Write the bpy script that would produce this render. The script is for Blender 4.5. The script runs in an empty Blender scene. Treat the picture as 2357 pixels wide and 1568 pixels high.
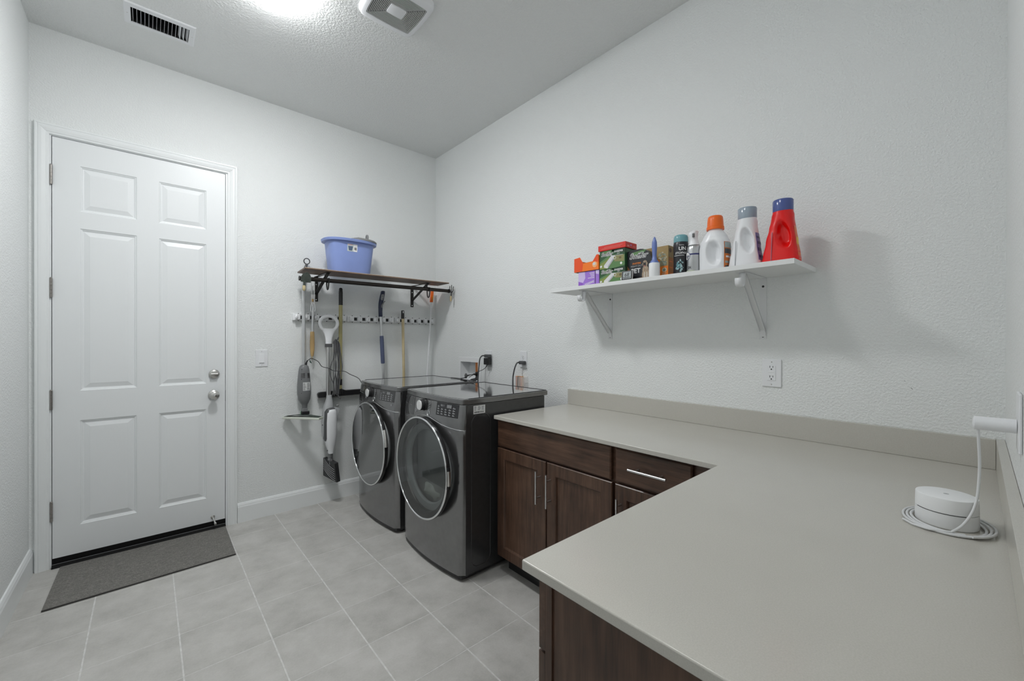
import bpy, bmesh, math, random
from mathutils import Vector, Matrix
random.seed(7)
PI = math.pi
SC = bpy.context.scene
COL = SC.collection

# ------------------------------------------------------------------ camera
FPX = 947.009
CAM = Vector((-2.1615, -3.5998, 1.3514))
_y, _p, _r = 0.7243, -0.00249, 0.00211
_fw = Vector((math.sin(_y)*math.cos(_p), math.cos(_y)*math.cos(_p), math.sin(_p)))
_rt = Vector((math.cos(_y), -math.sin(_y), 0.0))
_up = _rt.cross(_fw)
_r2 = _rt*math.cos(_r) + _up*math.sin(_r)
_u2 = -_rt*math.sin(_r) + _up*math.cos(_r)
cd = bpy.data.cameras.new('camera')
cd.sensor_fit = 'HORIZONTAL'; cd.sensor_width = 36.0
cd.lens = FPX/2357.0*36.0
cd.clip_start = 0.01; cd.clip_end = 50
cam = bpy.data.objects.new('camera', cd); COL.objects.link(cam)
M = Matrix.Identity(4)
for i in range(3):
    M[i][0] = _r2[i]; M[i][1] = _u2[i]; M[i][2] = -_fw[i]; M[i][3] = CAM[i]
cam.matrix_world = M
SC.camera = cam

# ------------------------------------------------------------------ world, exposure
w = bpy.data.worlds.new('world'); SC.world = w; w.use_nodes = True
w.node_tree.nodes['Background'].inputs[0].default_value = (0.9, 0.95, 1.0, 1)
w.node_tree.nodes['Background'].inputs[1].default_value = 0.0
SC.view_settings.view_transform = 'Standard'
SC.view_settings.look = 'None'
SC.view_settings.gamma = 1.0
SC.view_settings.use_curve_mapping = False
SC.view_settings.exposure = 0.18
SC.cycles.max_bounces = 14
SC.cycles.diffuse_bounces = 10
SC.cycles.glossy_bounces = 5
SC.cycles.transparent_max_bounces = 8
SC.cycles.caustics_reflective = False
SC.cycles.caustics_refractive = False
SC.cycles.use_denoising = True
SC.cycles.sample_clamp_indirect = 6.0
LAMP_STRENGTH = 102.0
LAMP2_STRENGTH = 32.0
HALL_FILL_STRENGTH = 34.0

# ------------------------------------------------------------------ room dimensions
RX0 = -2.673      # left wall
RY0 = -3.664      # front wall (behind / right of the camera)
RH = 3.162        # ceiling

# ------------------------------------------------------------------ helpers
ORG = {}

def srgb(r, g, b):
    def f(c):
        c /= 255.0
        return c/12.92 if c <= 0.04045 else ((c+0.055)/1.055)**2.4
    return (f(r), f(g), f(b), 1.0)

def tag(o, label=None, cat=None, group=None, kind=None):
    if label: o['label'] = label
    if cat: o['category'] = cat
    if group: o['group'] = group
    if kind: o['kind'] = kind
    return o

def thing(name, loc, label=None, cat=None, group=None, kind=None):
    o = bpy.data.objects.new(name, None)
    o.empty_display_size = 0.05
    COL.objects.link(o); o.location = loc
    ORG[o.name] = Vector(loc)
    return tag(o, label, cat, group, kind)

class MB:
    def __init__(s):
        s.v = []; s.f = []; s.m = []; s.flat = []
    def add(s, verts, faces, mi=0, T=None):
        b = len(s.v)
        for p in verts:
            p = Vector(p)
            if T is not None: p = T @ p
            s.v.append(tuple(p))
        for f in faces:
            s.f.append([b+i for i in f]); s.m.append(mi)
        return s
    def box(s, lo, hi, mi=0, T=None):
        x0, y0, z0 = [min(a, b) for a, b in zip(lo, hi)]
        x1, y1, z1 = [max(a, b) for a, b in zip(lo, hi)]
        v = [(x0,y0,z0),(x1,y0,z0),(x1,y1,z0),(x0,y1,z0),(x0,y0,z1),(x1,y0,z1),(x1,y1,z1),(x0,y1,z1)]
        f = [(0,3,2,1),(4,5,6,7),(0,1,5,4),(1,2,6,5),(2,3,7,6),(3,0,4,7)]
        return s.add(v, f, mi, T)
    def ring_loft(s, rings, mi=0, cap0=True, cap1=True, closed=False):
        n = len(rings[0]); v = [p for r in rings for p in r]; f = []
        m = len(rings)
        for i in range(m if closed else m-1):
            a = i*n; b = ((i+1) % m)*n
            for j in range(n):
                k = (j+1) % n
                f.append((a+j, a+k, b+k, b+j))
        if not closed:
            if cap0: f.append(tuple(range(n-1, -1, -1)))
            if cap1: f.append(tuple((m-1)*n+j for j in range(n)))
        return s.add(v, f, mi)
    def tube(s, pts, r, n=10, mi=0, closed=False, flat=None):
        pts = [Vector(p) for p in pts]; m = len(pts)
        rs = r if isinstance(r, (list, tuple)) else [r]*m
        rings = []; prev = None
        for i in range(m):
            if closed: t = pts[(i+1) % m]-pts[i-1]
            else: t = pts[min(i+1, m-1)]-pts[max(i-1, 0)]
            t.normalize()
            if prev is None:
                a = Vector((0,0,1)) if abs(t.z) < 0.9 else Vector((1,0,0))
                u = t.cross(a).normalized()
            else:
                u = (prev - t*prev.dot(t))
                if u.length < 1e-6: u = t.orthogonal()
                u.normalize()
            prev = u; w2 = t.cross(u)
            fx, fy = flat if flat else (1, 1)
            rings.append([pts[i]+(u*math.cos(2*PI*k/n)*fx+w2*math.sin(2*PI*k/n)*fy)*rs[i] for k in range(n)])
        return s.ring_loft(rings, mi, closed=closed)
    def cyl(s, p0, p1, r0, r1=None, n=24, mi=0):
        r1 = r0 if r1 is None else r1
        return s.tube([p0, p1], [r0, r1], n, mi)
    def lathe(s, prof, c=(0,0,0), axis='Z', n=32, mi=0, closed=False):
        c = Vector(c); rings = []
        for r, h in prof:
            ring = []
            for k in range(n):
                a = 2*PI*k/n; x, y = r*math.cos(a), r*math.sin(a)
                if axis == 'Z': p = Vector((x, y, h))
                elif axis == 'Y': p = Vector((y, h, x))
                else: p = Vector((h, x, y))
                ring.append(c+p)
            rings.append(ring)
        return s.ring_loft(rings, mi, closed=closed)
    def prism(s, poly, plane, a, b, mi=0):
        n = len(poly); v = []
        for h in (a, b):
            for p, q in poly:
                v.append({'XY': (p, q, h), 'XZ': (p, h, q), 'YZ': (h, p, q)}[plane])
        f = [tuple(range(n-1, -1, -1)), tuple(range(n, 2*n))]
        for i in range(n):
            j = (i+1) % n
            f.append((i, j, n+j, n+i))
        return s.add(v, f, mi)
    def ball(s, c, r, n=16, m=10, mi=0):
        rx, ry, rz = r if isinstance(r, (tuple, list)) else (r, r, r)
        rings = []
        for i in range(m+1):
            t = PI*i/m; t = min(max(t, 0.02), PI-0.02)
            rings.append([Vector((c[0]+rx*math.sin(t)*math.cos(2*PI*k/n), c[1]+ry*math.sin(t)*math.sin(2*PI*k/n), c[2]-rz*math.cos(t))) for k in range(n)])
        return s.ring_loft(rings, mi)
    def build(s, name, mats, parent=None, bevel=0.0, seg=2, smooth=True, angle=38, origin=None, subsurf=0):
        if not isinstance(mats, (list, tuple)): mats = [mats]
        if parent is not None: o0 = ORG[parent.name]
        elif origin is not None: o0 = Vector(origin)
        else:
            xs = [p[0] for p in s.v]; ys = [p[1] for p in s.v]; zs = [p[2] for p in s.v]
            o0 = Vector(((min(xs)+max(xs))/2, (min(ys)+max(ys))/2, min(zs)))
        me = bpy.data.meshes.new(name)
        me.from_pydata([(p[0]-o0.x, p[1]-o0.y, p[2]-o0.z) for p in s.v], [], s.f)
        for m in mats: me.materials.append(m)
        me.polygons.foreach_set('material_index', s.m)
        bm = bmesh.new(); bm.from_mesh(me)
        bmesh.ops.recalc_face_normals(bm, faces=bm.faces)
        bm.to_mesh(me); bm.free()
        if smooth:
            me.polygons.foreach_set('use_smooth', [True]*len(me.polygons))
            me.set_sharp_from_angle(angle=math.radians(angle))
        me.update()
        o = bpy.data.objects.new(name, me); COL.objects.link(o)
        if parent is not None: o.parent = parent
        else: o.location = o0
        ORG[o.name] = o0
        if bevel:
            b = o.modifiers.new('bevel', 'BEVEL'); b.width = bevel; b.segments = seg
            b.limit_method = 'ANGLE'; b.angle_limit = math.radians(40); b.harden_normals = True
        if subsurf:
            b = o.modifiers.new('sub', 'SUBSURF'); b.levels = subsurf; b.render_levels = subsurf
        return o

def smooth_path(pts, sub=6):
    pts = [Vector(p) for p in pts]; out = []
    for i in range(len(pts)-1):
        p0 = pts[max(i-1, 0)]; p1 = pts[i]; p2 = pts[i+1]; p3 = pts[min(i+2, len(pts)-1)]
        for k in range(sub):
            t = k/sub
            out.append(0.5*((2*p1)+(p2-p0)*t+(2*p0-5*p1+4*p2-p3)*t*t+(3*p1-p0-3*p2+p3)*t**3))
    out.append(pts[-1]); return out

_TXT = {}
def text_geo(s, size=1.0, shear=0.0, offset=0.0, align='LEFT', space=1.0):
    key = (s, size, shear, offset, align, space)
    if key in _TXT: return _TXT[key]
    cu = bpy.data.curves.new('text', 'FONT')
    cu.body = s; cu.size = size; cu.shear = shear; cu.offset = offset; cu.align_x = align
    cu.resolution_u = 3; cu.space_character = space; cu.fill_mode = 'FRONT'
    ob = bpy.data.objects.new('text', cu)
    me = bpy.data.meshes.new_from_object(ob)
    v = [tuple(p.co) for p in me.vertices]; f = [tuple(p.vertices) for p in me.polygons]
    bpy.data.objects.remove(ob); bpy.data.curves.remove(cu); bpy.data.meshes.remove(me)
    _TXT[key] = (v, f)
    return v, f

def put_text(mb, s, pos, u, v, size, mi=0, shear=0.0, offset=0.0, align='LEFT', space=1.0, fn=None, sx=1.0, lift=0.0):
    """text laid on a plane: pos + u*x + v*y (u, v unit vectors); fn maps a point"""
    vs, fs = text_geo(s, size, shear, offset, align, space)
    pos = Vector(pos); u = Vector(u); v = Vector(v); nrm = u.cross(v)
    out = []
    for p in vs:
        q = pos+u*p[0]*sx+v*p[1]+nrm*lift
        out.append(fn(q) if fn else q)
    mb.add(out, fs, mi)

# ------------------------------------------------------------------ materials
MATS = {}
def new_mat(name):
    m = bpy.data.materials.new(name); m.use_nodes = True
    nt = m.node_tree; b = nt.nodes['Principled BSDF']
    return m, nt, b

def pos_node(nt, scale=(1,1,1), world=True):
    if world:
        g = nt.nodes.new('ShaderNodeNewGeometry'); out = g.outputs['Position']
    else:
        g = nt.nodes.new('ShaderNodeTexCoord'); out = g.outputs['Object']
    mp = nt.nodes.new('ShaderNodeMapping'); mp.inputs['Scale'].default_value = scale
    nt.links.new(out, mp.inputs['Vector'])
    return mp.outputs['Vector']

def noise(nt, vec, scale, detail=3, rough=0.5):
    n = nt.nodes.new('ShaderNodeTexNoise'); n.inputs['Scale'].default_value = scale
    n.inputs['Detail'].default_value = detail; n.inputs['Roughness'].default_value = rough
    nt.links.new(vec, n.inputs['Vector'])
    return n.outputs['Fac']

def ramp(nt, fac, stops):
    r = nt.nodes.new('ShaderNodeValToRGB')
    els = r.color_ramp.elements
    els[0].position, els[0].color = stops[0]; els[1].position, els[1].color = stops[-1]
    for p, c in stops[1:-1]:
        e = els.new(p); e.color = c
    nt.links.new(fac, r.inputs['Fac'])
    return r.outputs['Color']

def bump(nt, bsdf, height, strength, dist=0.002):
    b = nt.nodes.new('ShaderNodeBump'); b.inputs['Strength'].default_value = strength
    b.inputs['Distance'].default_value = dist
    nt.links.new(height, b.inputs['Height']); nt.links.new(b.outputs['Normal'], bsdf.inputs['Normal'])

def plain(name, col, rough=0.5, metal=0.0, spec=0.5, var=0.0, vscale=30, bmp=0.0, bscale=200, coat=0.0):
    if name in MATS: return MATS[name]
    m, nt, b = new_mat(name)
    b.inputs['Base Color'].default_value = col
    b.inputs['Roughness'].default_value = rough
    b.inputs['Metallic'].default_value = metal
    b.inputs['Specular IOR Level'].default_value = spec
    if coat: b.inputs['Coat Weight'].default_value = coat; b.inputs['Coat Roughness'].default_value = 0.05
    vec = None
    if var or bmp: vec = pos_node(nt)
    if var:
        f = noise(nt, vec, vscale, 4)
        c0 = tuple(min(1, c*(1-var)) for c in col[:3])+(1,); c1 = tuple(min(1, c*(1+var)) for c in col[:3])+(1,)
        nt.links.new(ramp(nt, f, [(0.3, c0), (0.7, c1)]), b.inputs['Base Color'])
    if bmp: bump(nt, b, noise(nt, vec, bscale, 2), bmp, 0.001)
    MATS[name] = m
    return m

def orange_peel(name, col, strength, scale=150, rough=0.55):
    m, nt, b = new_mat(name)
    b.inputs['Base Color'].default_value = col; b.inputs['Roughness'].default_value = rough
    b.inputs['Specular IOR Level'].default_value = 0.35
    vec = pos_node(nt)
    n1 = noise(nt, vec, scale, 2, 0.55)
    h = ramp(nt, n1, [(0.40, (0,0,0,1)), (0.62, (1,1,1,1))])
    bump(nt, b, h, strength, 0.0016)
    return m

M_WALL = orange_peel('wall_paint', (0.77, 0.787, 0.785, 1), 0.62, 115)
M_CEIL = orange_peel('ceiling_paint', (0.74, 0.75, 0.745, 1), 0.8, 90, 0.6)
M_TRIM = plain('trim_paint', (0.79, 0.81, 0.815, 1), 0.32, bmp=0.04, bscale=60)
M_WHITE = plain('white_plastic', (0.76, 0.77, 0.79, 1), 0.32)
M_WHITEMATTE = plain('white_satin', (0.78, 0.79, 0.80, 1), 0.5)
M_BLACK = plain('black_plastic', (0.012, 0.012, 0.013, 1), 0.38)
M_BLACKMETAL = plain('black_metal', (0.018, 0.017, 0.016, 1), 0.35, 0.4)
M_BRONZE = plain('bronze_rod', (0.035, 0.030, 0.027, 1), 0.33, 0.7)
M_CHROME = plain('chrome', (0.82, 0.83, 0.84, 1), 0.08, 1.0)
M_NICKEL = plain('satin_nickel', (0.62, 0.61, 0.59, 1), 0.28, 1.0)
M_STEEL = plain('brushed_steel', (0.66, 0.66, 0.66, 1), 0.3, 1.0)
M_ALU = plain('aluminium_pole', (0.62, 0.63, 0.64, 1), 0.34, 0.85)
M_GREYPLASTIC = plain('grey_plastic', (0.19, 0.195, 0.20, 1), 0.4)
M_DARKGREY = plain('dark_grey_plastic', (0.075, 0.077, 0.08, 1), 0.45)
M_RUBBER = plain('grey_rubber', (0.05, 0.05, 0.052, 1), 0.6)
M_DOOR = None

def door_paint():
    m, nt, b = new_mat('door_paint')
    b.inputs['Base Color'].default_value = (0.77, 0.79, 0.80, 1); b.inputs['Roughness'].default_value = 0.36
    vec = pos_node(nt, (60, 60, 5))
    bump(nt, b, noise(nt, vec, 5, 3), 0.10, 0.001)
    return m
M_DOOR = door_paint()

def tile_mat():
    m, nt, b = new_mat('floor_tile')
    vec = pos_node(nt)
    f1 = noise(nt, vec, 7, 6, 0.62)
    f2 = noise(nt, vec, 120, 2)
    oi = nt.nodes.new('ShaderNodeObjectInfo')
    ad = nt.nodes.new('ShaderNodeMath'); ad.operation = 'MULTIPLY_ADD'
    nt.links.new(oi.outputs['Random'], ad.inputs[0]); ad.inputs[1].default_value = 0.10
    nt.links.new(f1, ad.inputs[2])
    ad2 = nt.nodes.new('ShaderNodeMath'); ad2.operation = 'MULTIPLY_ADD'
    nt.links.new(f2, ad2.inputs[0]); ad2.inputs[1].default_value = 0.22; nt.links.new(ad.outputs[0], ad2.inputs[2])
    c = ramp(nt, ad2.outputs[0], [(0.40, (0.37, 0.362, 0.342, 1)), (0.62, (0.455, 0.447, 0.425, 1)), (0.85, (0.53, 0.52, 0.50, 1))])
    nt.links.new(c, b.inputs['Base Color'])
    b.inputs['Roughness'].default_value = 0.5
    bump(nt, b, f2, 0.06, 0.001)
    return m
M_TILE = tile_mat()
M_GROUT = plain('grout', (0.60, 0.595, 0.58, 1), 0.8, var=0.12, vscale=40)

def wood_mat(name, dark, light, rough=0.4, axis='Z', scale=1.0, bmp=0.03):
    m, nt, b = new_mat(name)
    sc = {'X': (1.5, 22, 22), 'Y': (22, 1.5, 22), 'Z': (22, 22, 1.5)}[axis]
    vec = pos_node(nt, tuple(s*scale for s in sc))
    f1 = noise(nt, vec, 3.0, 5, 0.65)
    vec2 = pos_node(nt, (1, 1, 1))
    f2 = noise(nt, vec2, 6.0, 3, 0.5)
    mx = nt.nodes.new('ShaderNodeMath'); mx.operation = 'MULTIPLY_ADD'
    nt.links.new(f2, mx.inputs[0]); mx.inputs[1].default_value = 0.55; nt.links.new(f1, mx.inputs[2])
    mid = tuple((a+c)/2 for a, c in zip(dark, light))
    nt.links.new(ramp(nt, mx.outputs[0], [(0.52, dark), (0.78, mid), (1.02, light)]), b.inputs['Base Color'])
    b.inputs['Roughness'].default_value = rough
    bump(nt, b, f1, bmp, 0.001)
    return m
ESP_D = (0.034, 0.0160, 0.0092, 1); ESP_L = (0.120, 0.064, 0.040, 1)
M_ESP_V = wood_mat('espresso_wood_vertical', ESP_D, ESP_L, 0.36, 'Z')
M_ESP_Y = wood_mat('espresso_wood_along_wall', ESP_D, ESP_L, 0.36, 'Y')
M_ESP_X = wood_mat('espresso_wood_along_run', ESP_D, ESP_L, 0.36, 'X')
M_WALNUT = wood_mat('walnut_board', (0.055, 0.032, 0.022, 1), (0.19, 0.115, 0.075, 1), 0.5, 'X')
M_LIGHTWOOD = wood_mat('pale_wood_handle', (0.44, 0.35, 0.19, 1), (0.62, 0.52, 0.32, 1), 0.5, 'Z', 0.7)
M_TANWOOD = wood_mat('tan_wood_handle', (0.46, 0.29, 0.12, 1), (0.62, 0.43, 0.20, 1), 0.45, 'Z', 0.7)
M_OLIVE = wood_mat('olive_yellow_pole', (0.30, 0.265, 0.11, 1), (0.44, 0.40, 0.20, 1), 0.4, 'Z', 0.5)
M_PLYEDGE = plain('ply_edge', (0.42, 0.33, 0.25, 1), 0.6, var=0.2, vscale=80)

def quartz():
    m, nt, b = new_mat('greige_quartz')
    vec = pos_node(nt)
    f = noise(nt, vec, 420, 2); g = noise(nt, vec, 6, 2)
    mx = nt.nodes.new('ShaderNodeMath'); mx.operation = 'MULTIPLY_ADD'
    nt.links.new(g, mx.inputs[0]); mx.inputs[1].default_value = 0.25; nt.links.new(f, mx.inputs[2])
    nt.links.new(ramp(nt, mx.outputs[0], [(0.35, (0.475, 0.460, 0.418, 1)), (0.9, (0.535, 0.520, 0.478, 1))]), b.inputs['Base Color'])
    b.inputs['Roughness'].default_value = 0.20
    b.inputs['Specular IOR Level'].default_value = 0.45
    return m
M_QUARTZ = quartz()

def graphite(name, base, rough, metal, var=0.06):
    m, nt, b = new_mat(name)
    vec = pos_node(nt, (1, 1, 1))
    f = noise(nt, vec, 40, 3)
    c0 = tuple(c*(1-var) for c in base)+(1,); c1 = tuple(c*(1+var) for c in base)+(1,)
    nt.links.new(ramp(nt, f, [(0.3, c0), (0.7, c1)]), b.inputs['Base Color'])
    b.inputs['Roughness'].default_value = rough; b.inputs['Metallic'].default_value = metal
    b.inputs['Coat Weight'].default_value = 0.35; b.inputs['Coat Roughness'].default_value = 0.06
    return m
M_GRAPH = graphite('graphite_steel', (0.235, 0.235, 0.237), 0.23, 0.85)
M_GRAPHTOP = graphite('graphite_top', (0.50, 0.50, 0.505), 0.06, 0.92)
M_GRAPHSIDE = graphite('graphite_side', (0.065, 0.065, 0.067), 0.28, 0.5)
M_PANELBLACK = plain('display_black', (0.02, 0.02, 0.022, 1), 0.2)
M_PRINTGREY = plain('print_grey', (0.42, 0.43, 0.44, 1), 0.5)

def door_glass(name, transp):
    m, nt, b = new_mat(name)
    b.inputs['Base Color'].default_value = (0.012, 0.013, 0.014, 1); b.inputs['Roughness'].default_value = 0.03
    b.inputs['Specular IOR Level'].default_value = 0.9
    b.inputs['Coat Weight'].default_value = 1.0; b.inputs['Coat Roughness'].default_value = 0.02
    b.inputs['Coat IOR'].default_value = 1.9
    if transp > 0:
        t = nt.nodes.new('ShaderNodeBsdfTransparent'); t.inputs[0].default_value = (0.85, 0.87, 0.87, 1)
        mx = nt.nodes.new('ShaderNodeMixShader'); mx.inputs[0].default_value = transp
        nt.links.new(b.outputs[0], mx.inputs[1]); nt.links.new(t.outputs[0], mx.inputs[2])
        nt.links.new(mx.outputs[0], nt.nodes['Material Output'].inputs[0])
    return m
M_GLASS_W = door_glass('washer_door_glass', 0.70)
M_GLASS_D = door_glass('dryer_door_glass', 0.06)

def rug_mat():
    m, nt, b = new_mat('door_mat_pile')
    vec = pos_node(nt)
    f = noise(nt, vec, 190, 3, 0.7); g = noise(nt, pos_node(nt, (14, 60, 14)), 2.2, 4, 0.6)
    mx = nt.nodes.new('ShaderNodeMath'); mx.operation = 'MULTIPLY_ADD'
    nt.links.new(g, mx.inputs[0]); mx.inputs[1].default_value = 0.5; nt.links.new(f, mx.inputs[2])
    nt.links.new(ramp(nt, mx.outputs[0], [(0.45, (0.085, 0.082, 0.075, 1)), (0.72, (0.165, 0.160, 0.147, 1)), (1.0, (0.29, 0.28, 0.26, 1))]), b.inputs['Base Color'])
    b.inputs['Roughness'].default_value = 0.95
    bump(nt, b, mx.outputs[0], 0.9, 0.004)
    return m
M_RUG = rug_mat()
M_RUGEDGE = plain('door_mat_edge', (0.045, 0.043, 0.04, 1), 0.9)

def emis(name, col, strength):
    m, nt, b = new_mat(name)
    e = nt.nodes.new('ShaderNodeEmission'); e.inputs[0].default_value = col; e.inputs[1].default_value = strength
    nt.links.new(e.outputs[0], nt.nodes['Material Output'].inputs[0])
    return m
M_LAMP = emis('lit_glass_shade', (0.985, 0.995, 1.0, 1), LAMP_STRENGTH)

M_COPPER = plain('copper_pipe', (0.62, 0.25, 0.10, 1), 0.3, 0.8)
M_BLUE_BUCKET = plain('periwinkle_plastic', (0.225, 0.300, 0.60, 1), 0.35, var=0.04, vscale=8)
M_NAVY = plain('navy_plastic', (0.014, 0.022, 0.058, 1), 0.35)
M_BLUEFOAM = plain('blue_foam', (0.075, 0.092, 0.165, 1), 0.7, bmp=0.2, bscale=300)
M_ORANGE = plain('orange_plastic', (0.85, 0.14, 0.006, 1), 0.35)
M_RED = plain('red_plastic', (0.74, 0.004, 0.004, 1), 0.24)
M_GREENGREY = plain('green_grey_steel', (0.045, 0.055, 0.047, 1), 0.45, 0.3, var=0.25, vscale=60)
M_BLACKTXT = plain('black_print', (0.015, 0.015, 0.016, 1), 0.5)
M_WHITETXT = plain('white_print', (0.80, 0.80, 0.80, 1), 0.5)

# ================================================================== STRUCTURE
TH = 0.12
# door opening in the back wall
DX0, DX1, DZ1 = -2.600, -1.727, 2.556
HALL_Y = -5.6
# doorway the photograph is taken from, in the front wall
FX0, FX1, FZ1 = -2.62, -1.70, 2.56
# recess of the laundry supply box in the right wall
LBY0, LBY1, LBZ0, LBZ1 = -0.716, -0.444, 0.955, 1.152
# supply register in the ceiling
VX0, VX1, VY0, VY1 = -2.234, -1.979, -0.545, -0.405

def struct(o): o['kind'] = 'structure'; return o

mb = MB().prism([(RX0-TH,0),(DX0,0),(DX0,DZ1),(DX1,DZ1),(DX1,0),(TH,0),(TH,RH),(RX0-TH,RH)], 'XZ', 0.0, TH)
struct(mb.build('wall_back', M_WALL, smooth=False))
mb = MB()
mb.box((0, LBY1, 0), (TH, 0, RH)); mb.box((0, RY0, 0), (TH, LBY0, RH))
mb.box((0, LBY0, 0), (TH, LBY1, LBZ0)); mb.box((0, LBY0, LBZ1), (TH, LBY1, RH))
struct(mb.build('wall_right', M_WALL, smooth=False))
struct(MB().box((RX0-TH, RY0-TH, 0), (RX0, 0, RH)).build('wall_left', M_WALL, smooth=False))
mb = MB().prism([(RX0,0),(FX0,0),(FX0,FZ1),(FX1,FZ1),(FX1,0),(TH,0),(TH,RH),(RX0,RH)], 'XZ', RY0, RY0-TH)
struct(mb.build('wall_front', M_WALL, smooth=False))
mb = MB(); cz0, cz1 = RH, RH+0.1
mb.box((RX0-TH, HALL_Y-TH, cz0), (TH, VY0, cz1)); mb.box((RX0-TH, VY1, cz0), (TH, TH, cz1))
mb.box((RX0-TH, VY0, cz0), (VX0, VY1, cz1)); mb.box((VX1, VY0, cz0), (TH, VY1, cz1))
struct(mb.build('ceiling', M_CEIL, smooth=False))
# passage behind the doorway, so the opening leads somewhere
struct(MB().box((RX0-TH, HALL_Y, 0), (RX0, RY0-TH, RH)).build('wall_passage_left', M_WALL, smooth=False))
struct(MB().box((-1.30, HALL_Y, 0), (-1.30+TH, RY0-TH, RH)).build('wall_passage_right', M_WALL, smooth=False))
struct(MB().box((RX0-TH, HALL_Y-TH, 0), (-1.30+TH, HALL_Y, RH)).build('wall_passage_end', M_WALL, smooth=False))

# ---- floor: grout bed with single tiles
GX, GY, PX, PY, GR = -1.1175, -2.131, 0.3123, 0.3136, 0.0050
floor = MB().box((RX0-TH, HALL_Y-TH, -0.06), (TH, TH, -0.0007)).build('floor', M_GROUT, smooth=False, origin=(0,0,0))
struct(floor)
_tile_mesh = {}
def tile(x0, x1, y0, y1):
    key = (round(x1-x0, 4), round(y1-y0, 4))
    if key not in _tile_mesh:
        t = MB(); h = 0.0016; c = 0.0012
        wx, wy = key
        v = [(0,0,-0.006),(wx,0,-0.006),(wx,wy,-0.006),(0,wy,-0.006),
             (0,0,-c),(wx,0,-c),(wx,wy,-c),(0,wy,-c),(c,c,0),(wx-c,c,0),(wx-c,wy-c,0),(c,wy-c,0)]
        f = [(8,9,10,11)]
        for a in range(4):
            b = (a+1) % 4
            f += [(a, b, 4+b, 4+a), (4+a, 4+b, 8+b, 8+a)]
        me = bpy.data.meshes.new('tile'); me.from_pydata(v, [], f); me.materials.append(M_TILE); me.update()
        _tile_mesh[key] = me
    o = bpy.data.objects.new('tile', _tile_mesh[key]); COL.objects.link(o)
    o.parent = floor; o.location = (x0, y0, 0.0); ORG[o.name] = Vector((0,0,0))
for i in range(-7, 6):
    for j in range(-13, 9):
        x0 = max(GX+i*PX+GR/2, RX0+0.002); x1 = min(GX+(i+1)*PX-GR/2, -0.002)
        y0 = max(GY+j*PY+0.0013, HALL_Y+0.002); y1 = min(GY+(j+1)*PY-0.0013, -0.002)
        if x1-x0 < 0.02 or y1-y0 < 0.02: continue
        if y1 < RY0-0.5 and x0 > -1.3: continue
        tile(x0, x1, y0, y1)

# ---- baseboards
BBP = [(0,0),(0.016,0),(0.016,0.112),(0.0125,0.122),(0.0125,0.126),(0.006,0.140),(0.0,0.142)]
def baseboard(name, a, b, nrm):
    a = Vector(a); b = Vector(b); nrm = Vector(nrm); mb = MB()
    r0 = [a+nrm*p+Vector((0,0,q)) for p, q in BBP]; r1 = [b+nrm*p+Vector((0,0,q)) for p, q in BBP]
    mb.ring_loft([r0, r1])
    return struct(mb.build(name, M_TRIM, smooth=False))
baseboard('baseboard_back', (-1.6705, -0.0002, 0), (-0.0005, -0.0002, 0), (0,-1,0))
baseboard('baseboard_left', (RX0+0.0002, RY0+0.002, 0), (RX0+0.0002, -0.0005, 0), (1,0,0))
baseboard('baseboard_right', (-0.0002, -1.75, 0), (-0.0002, -0.017, 0), (-1,0,0))

# ---- door casing (mitred), jamb
CP = [(0.0,0.0),(0.0,0.008),(0.004,0.0105),(0.011,0.0105),(0.014,0.013),(0.030,0.0165),(0.041,0.0175),(0.046,0.015),(0.050,0.0175),(0.056,0.0175),(0.0585,0.014),(0.0585,0.0)]
def casing(x0, x1, zt, yw, out, name, parent_label=None):
    root = thing(name, ((x0+x1)/2, yw, 0)); struct(root)
    s = out
    l0 = [Vector((x0-d, yw+s*h, 0)) for d, h in CP]; l1 = [Vector((x0-d, yw+s*h, zt+d)) for d, h in CP]
    r0 = [Vector((x1+d, yw+s*h, 0)) for d, h in CP]; r1 = [Vector((x1+d, yw+s*h, zt+d)) for d, h in CP]
    MB().ring_loft([l0, l1]).build('casing_side', M_TRIM, root, smooth=False)
    MB().ring_loft([r0, r1]).build('casing_side', M_TRIM, root, smooth=False)
    l1b = [p+Vector((0.0004,0,0.0003)) for p in l1]; r1b = [p+Vector((-0.0004,0,0.0003)) for p in r1]
    MB().ring_loft([l1b, r1b]).build('casing_head', M_TRIM, root, smooth=False)
    return root
cas = casing(-2.5935, -1.7335+0.003, 2.5475, -0.0003, -1, 'trim_1')
jm = MB()
jm.box((DX0+0.0005, 0.0, 0.0), (DX0+0.0135, TH, DZ1-0.0135)); jm.build('jamb_side', M_TRIM, cas, smooth=False)
jm = MB(); jm.box((DX1-0.0135, 0.0, 0.0), (DX1-0.0005, TH, DZ1-0.0135)); jm.build('jamb_side', M_TRIM, cas, smooth=False)
jm = MB(); jm.box((DX0+0.0005, 0.0, DZ1-0.0130), (DX1-0.0005, TH, DZ1-0.0005)); jm.build('jamb_head', M_TRIM, cas, smooth=False)
jm = MB(); jm.box((DX0+0.0140, 0.050, 0.0), (DX0+0.026, 0.080, DZ1-0.014)); jm.box((DX1-0.026, 0.050, 0.0), (DX1-0.0140, 0.080, DZ1-0.014)); jm.box((DX0+0.026, 0.050, DZ1-0.026), (DX1-0.026, 0.080, DZ1-0.0140))
jm.build('door_stop_strip', M_BLACK, cas, smooth=False)
# latch plate on the jamb
lp = MB(); lp.box((DX1-0.0150, 0.002, 0.90), (DX1-0.0138, 0.030, 0.98)); lp.build('strike_plate', M_DARKGREY, cas)
cas2 = casing(FX0, FX1-0.002, FZ1, RY0-TH+0.0003, -1, 'trim_2')

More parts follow.
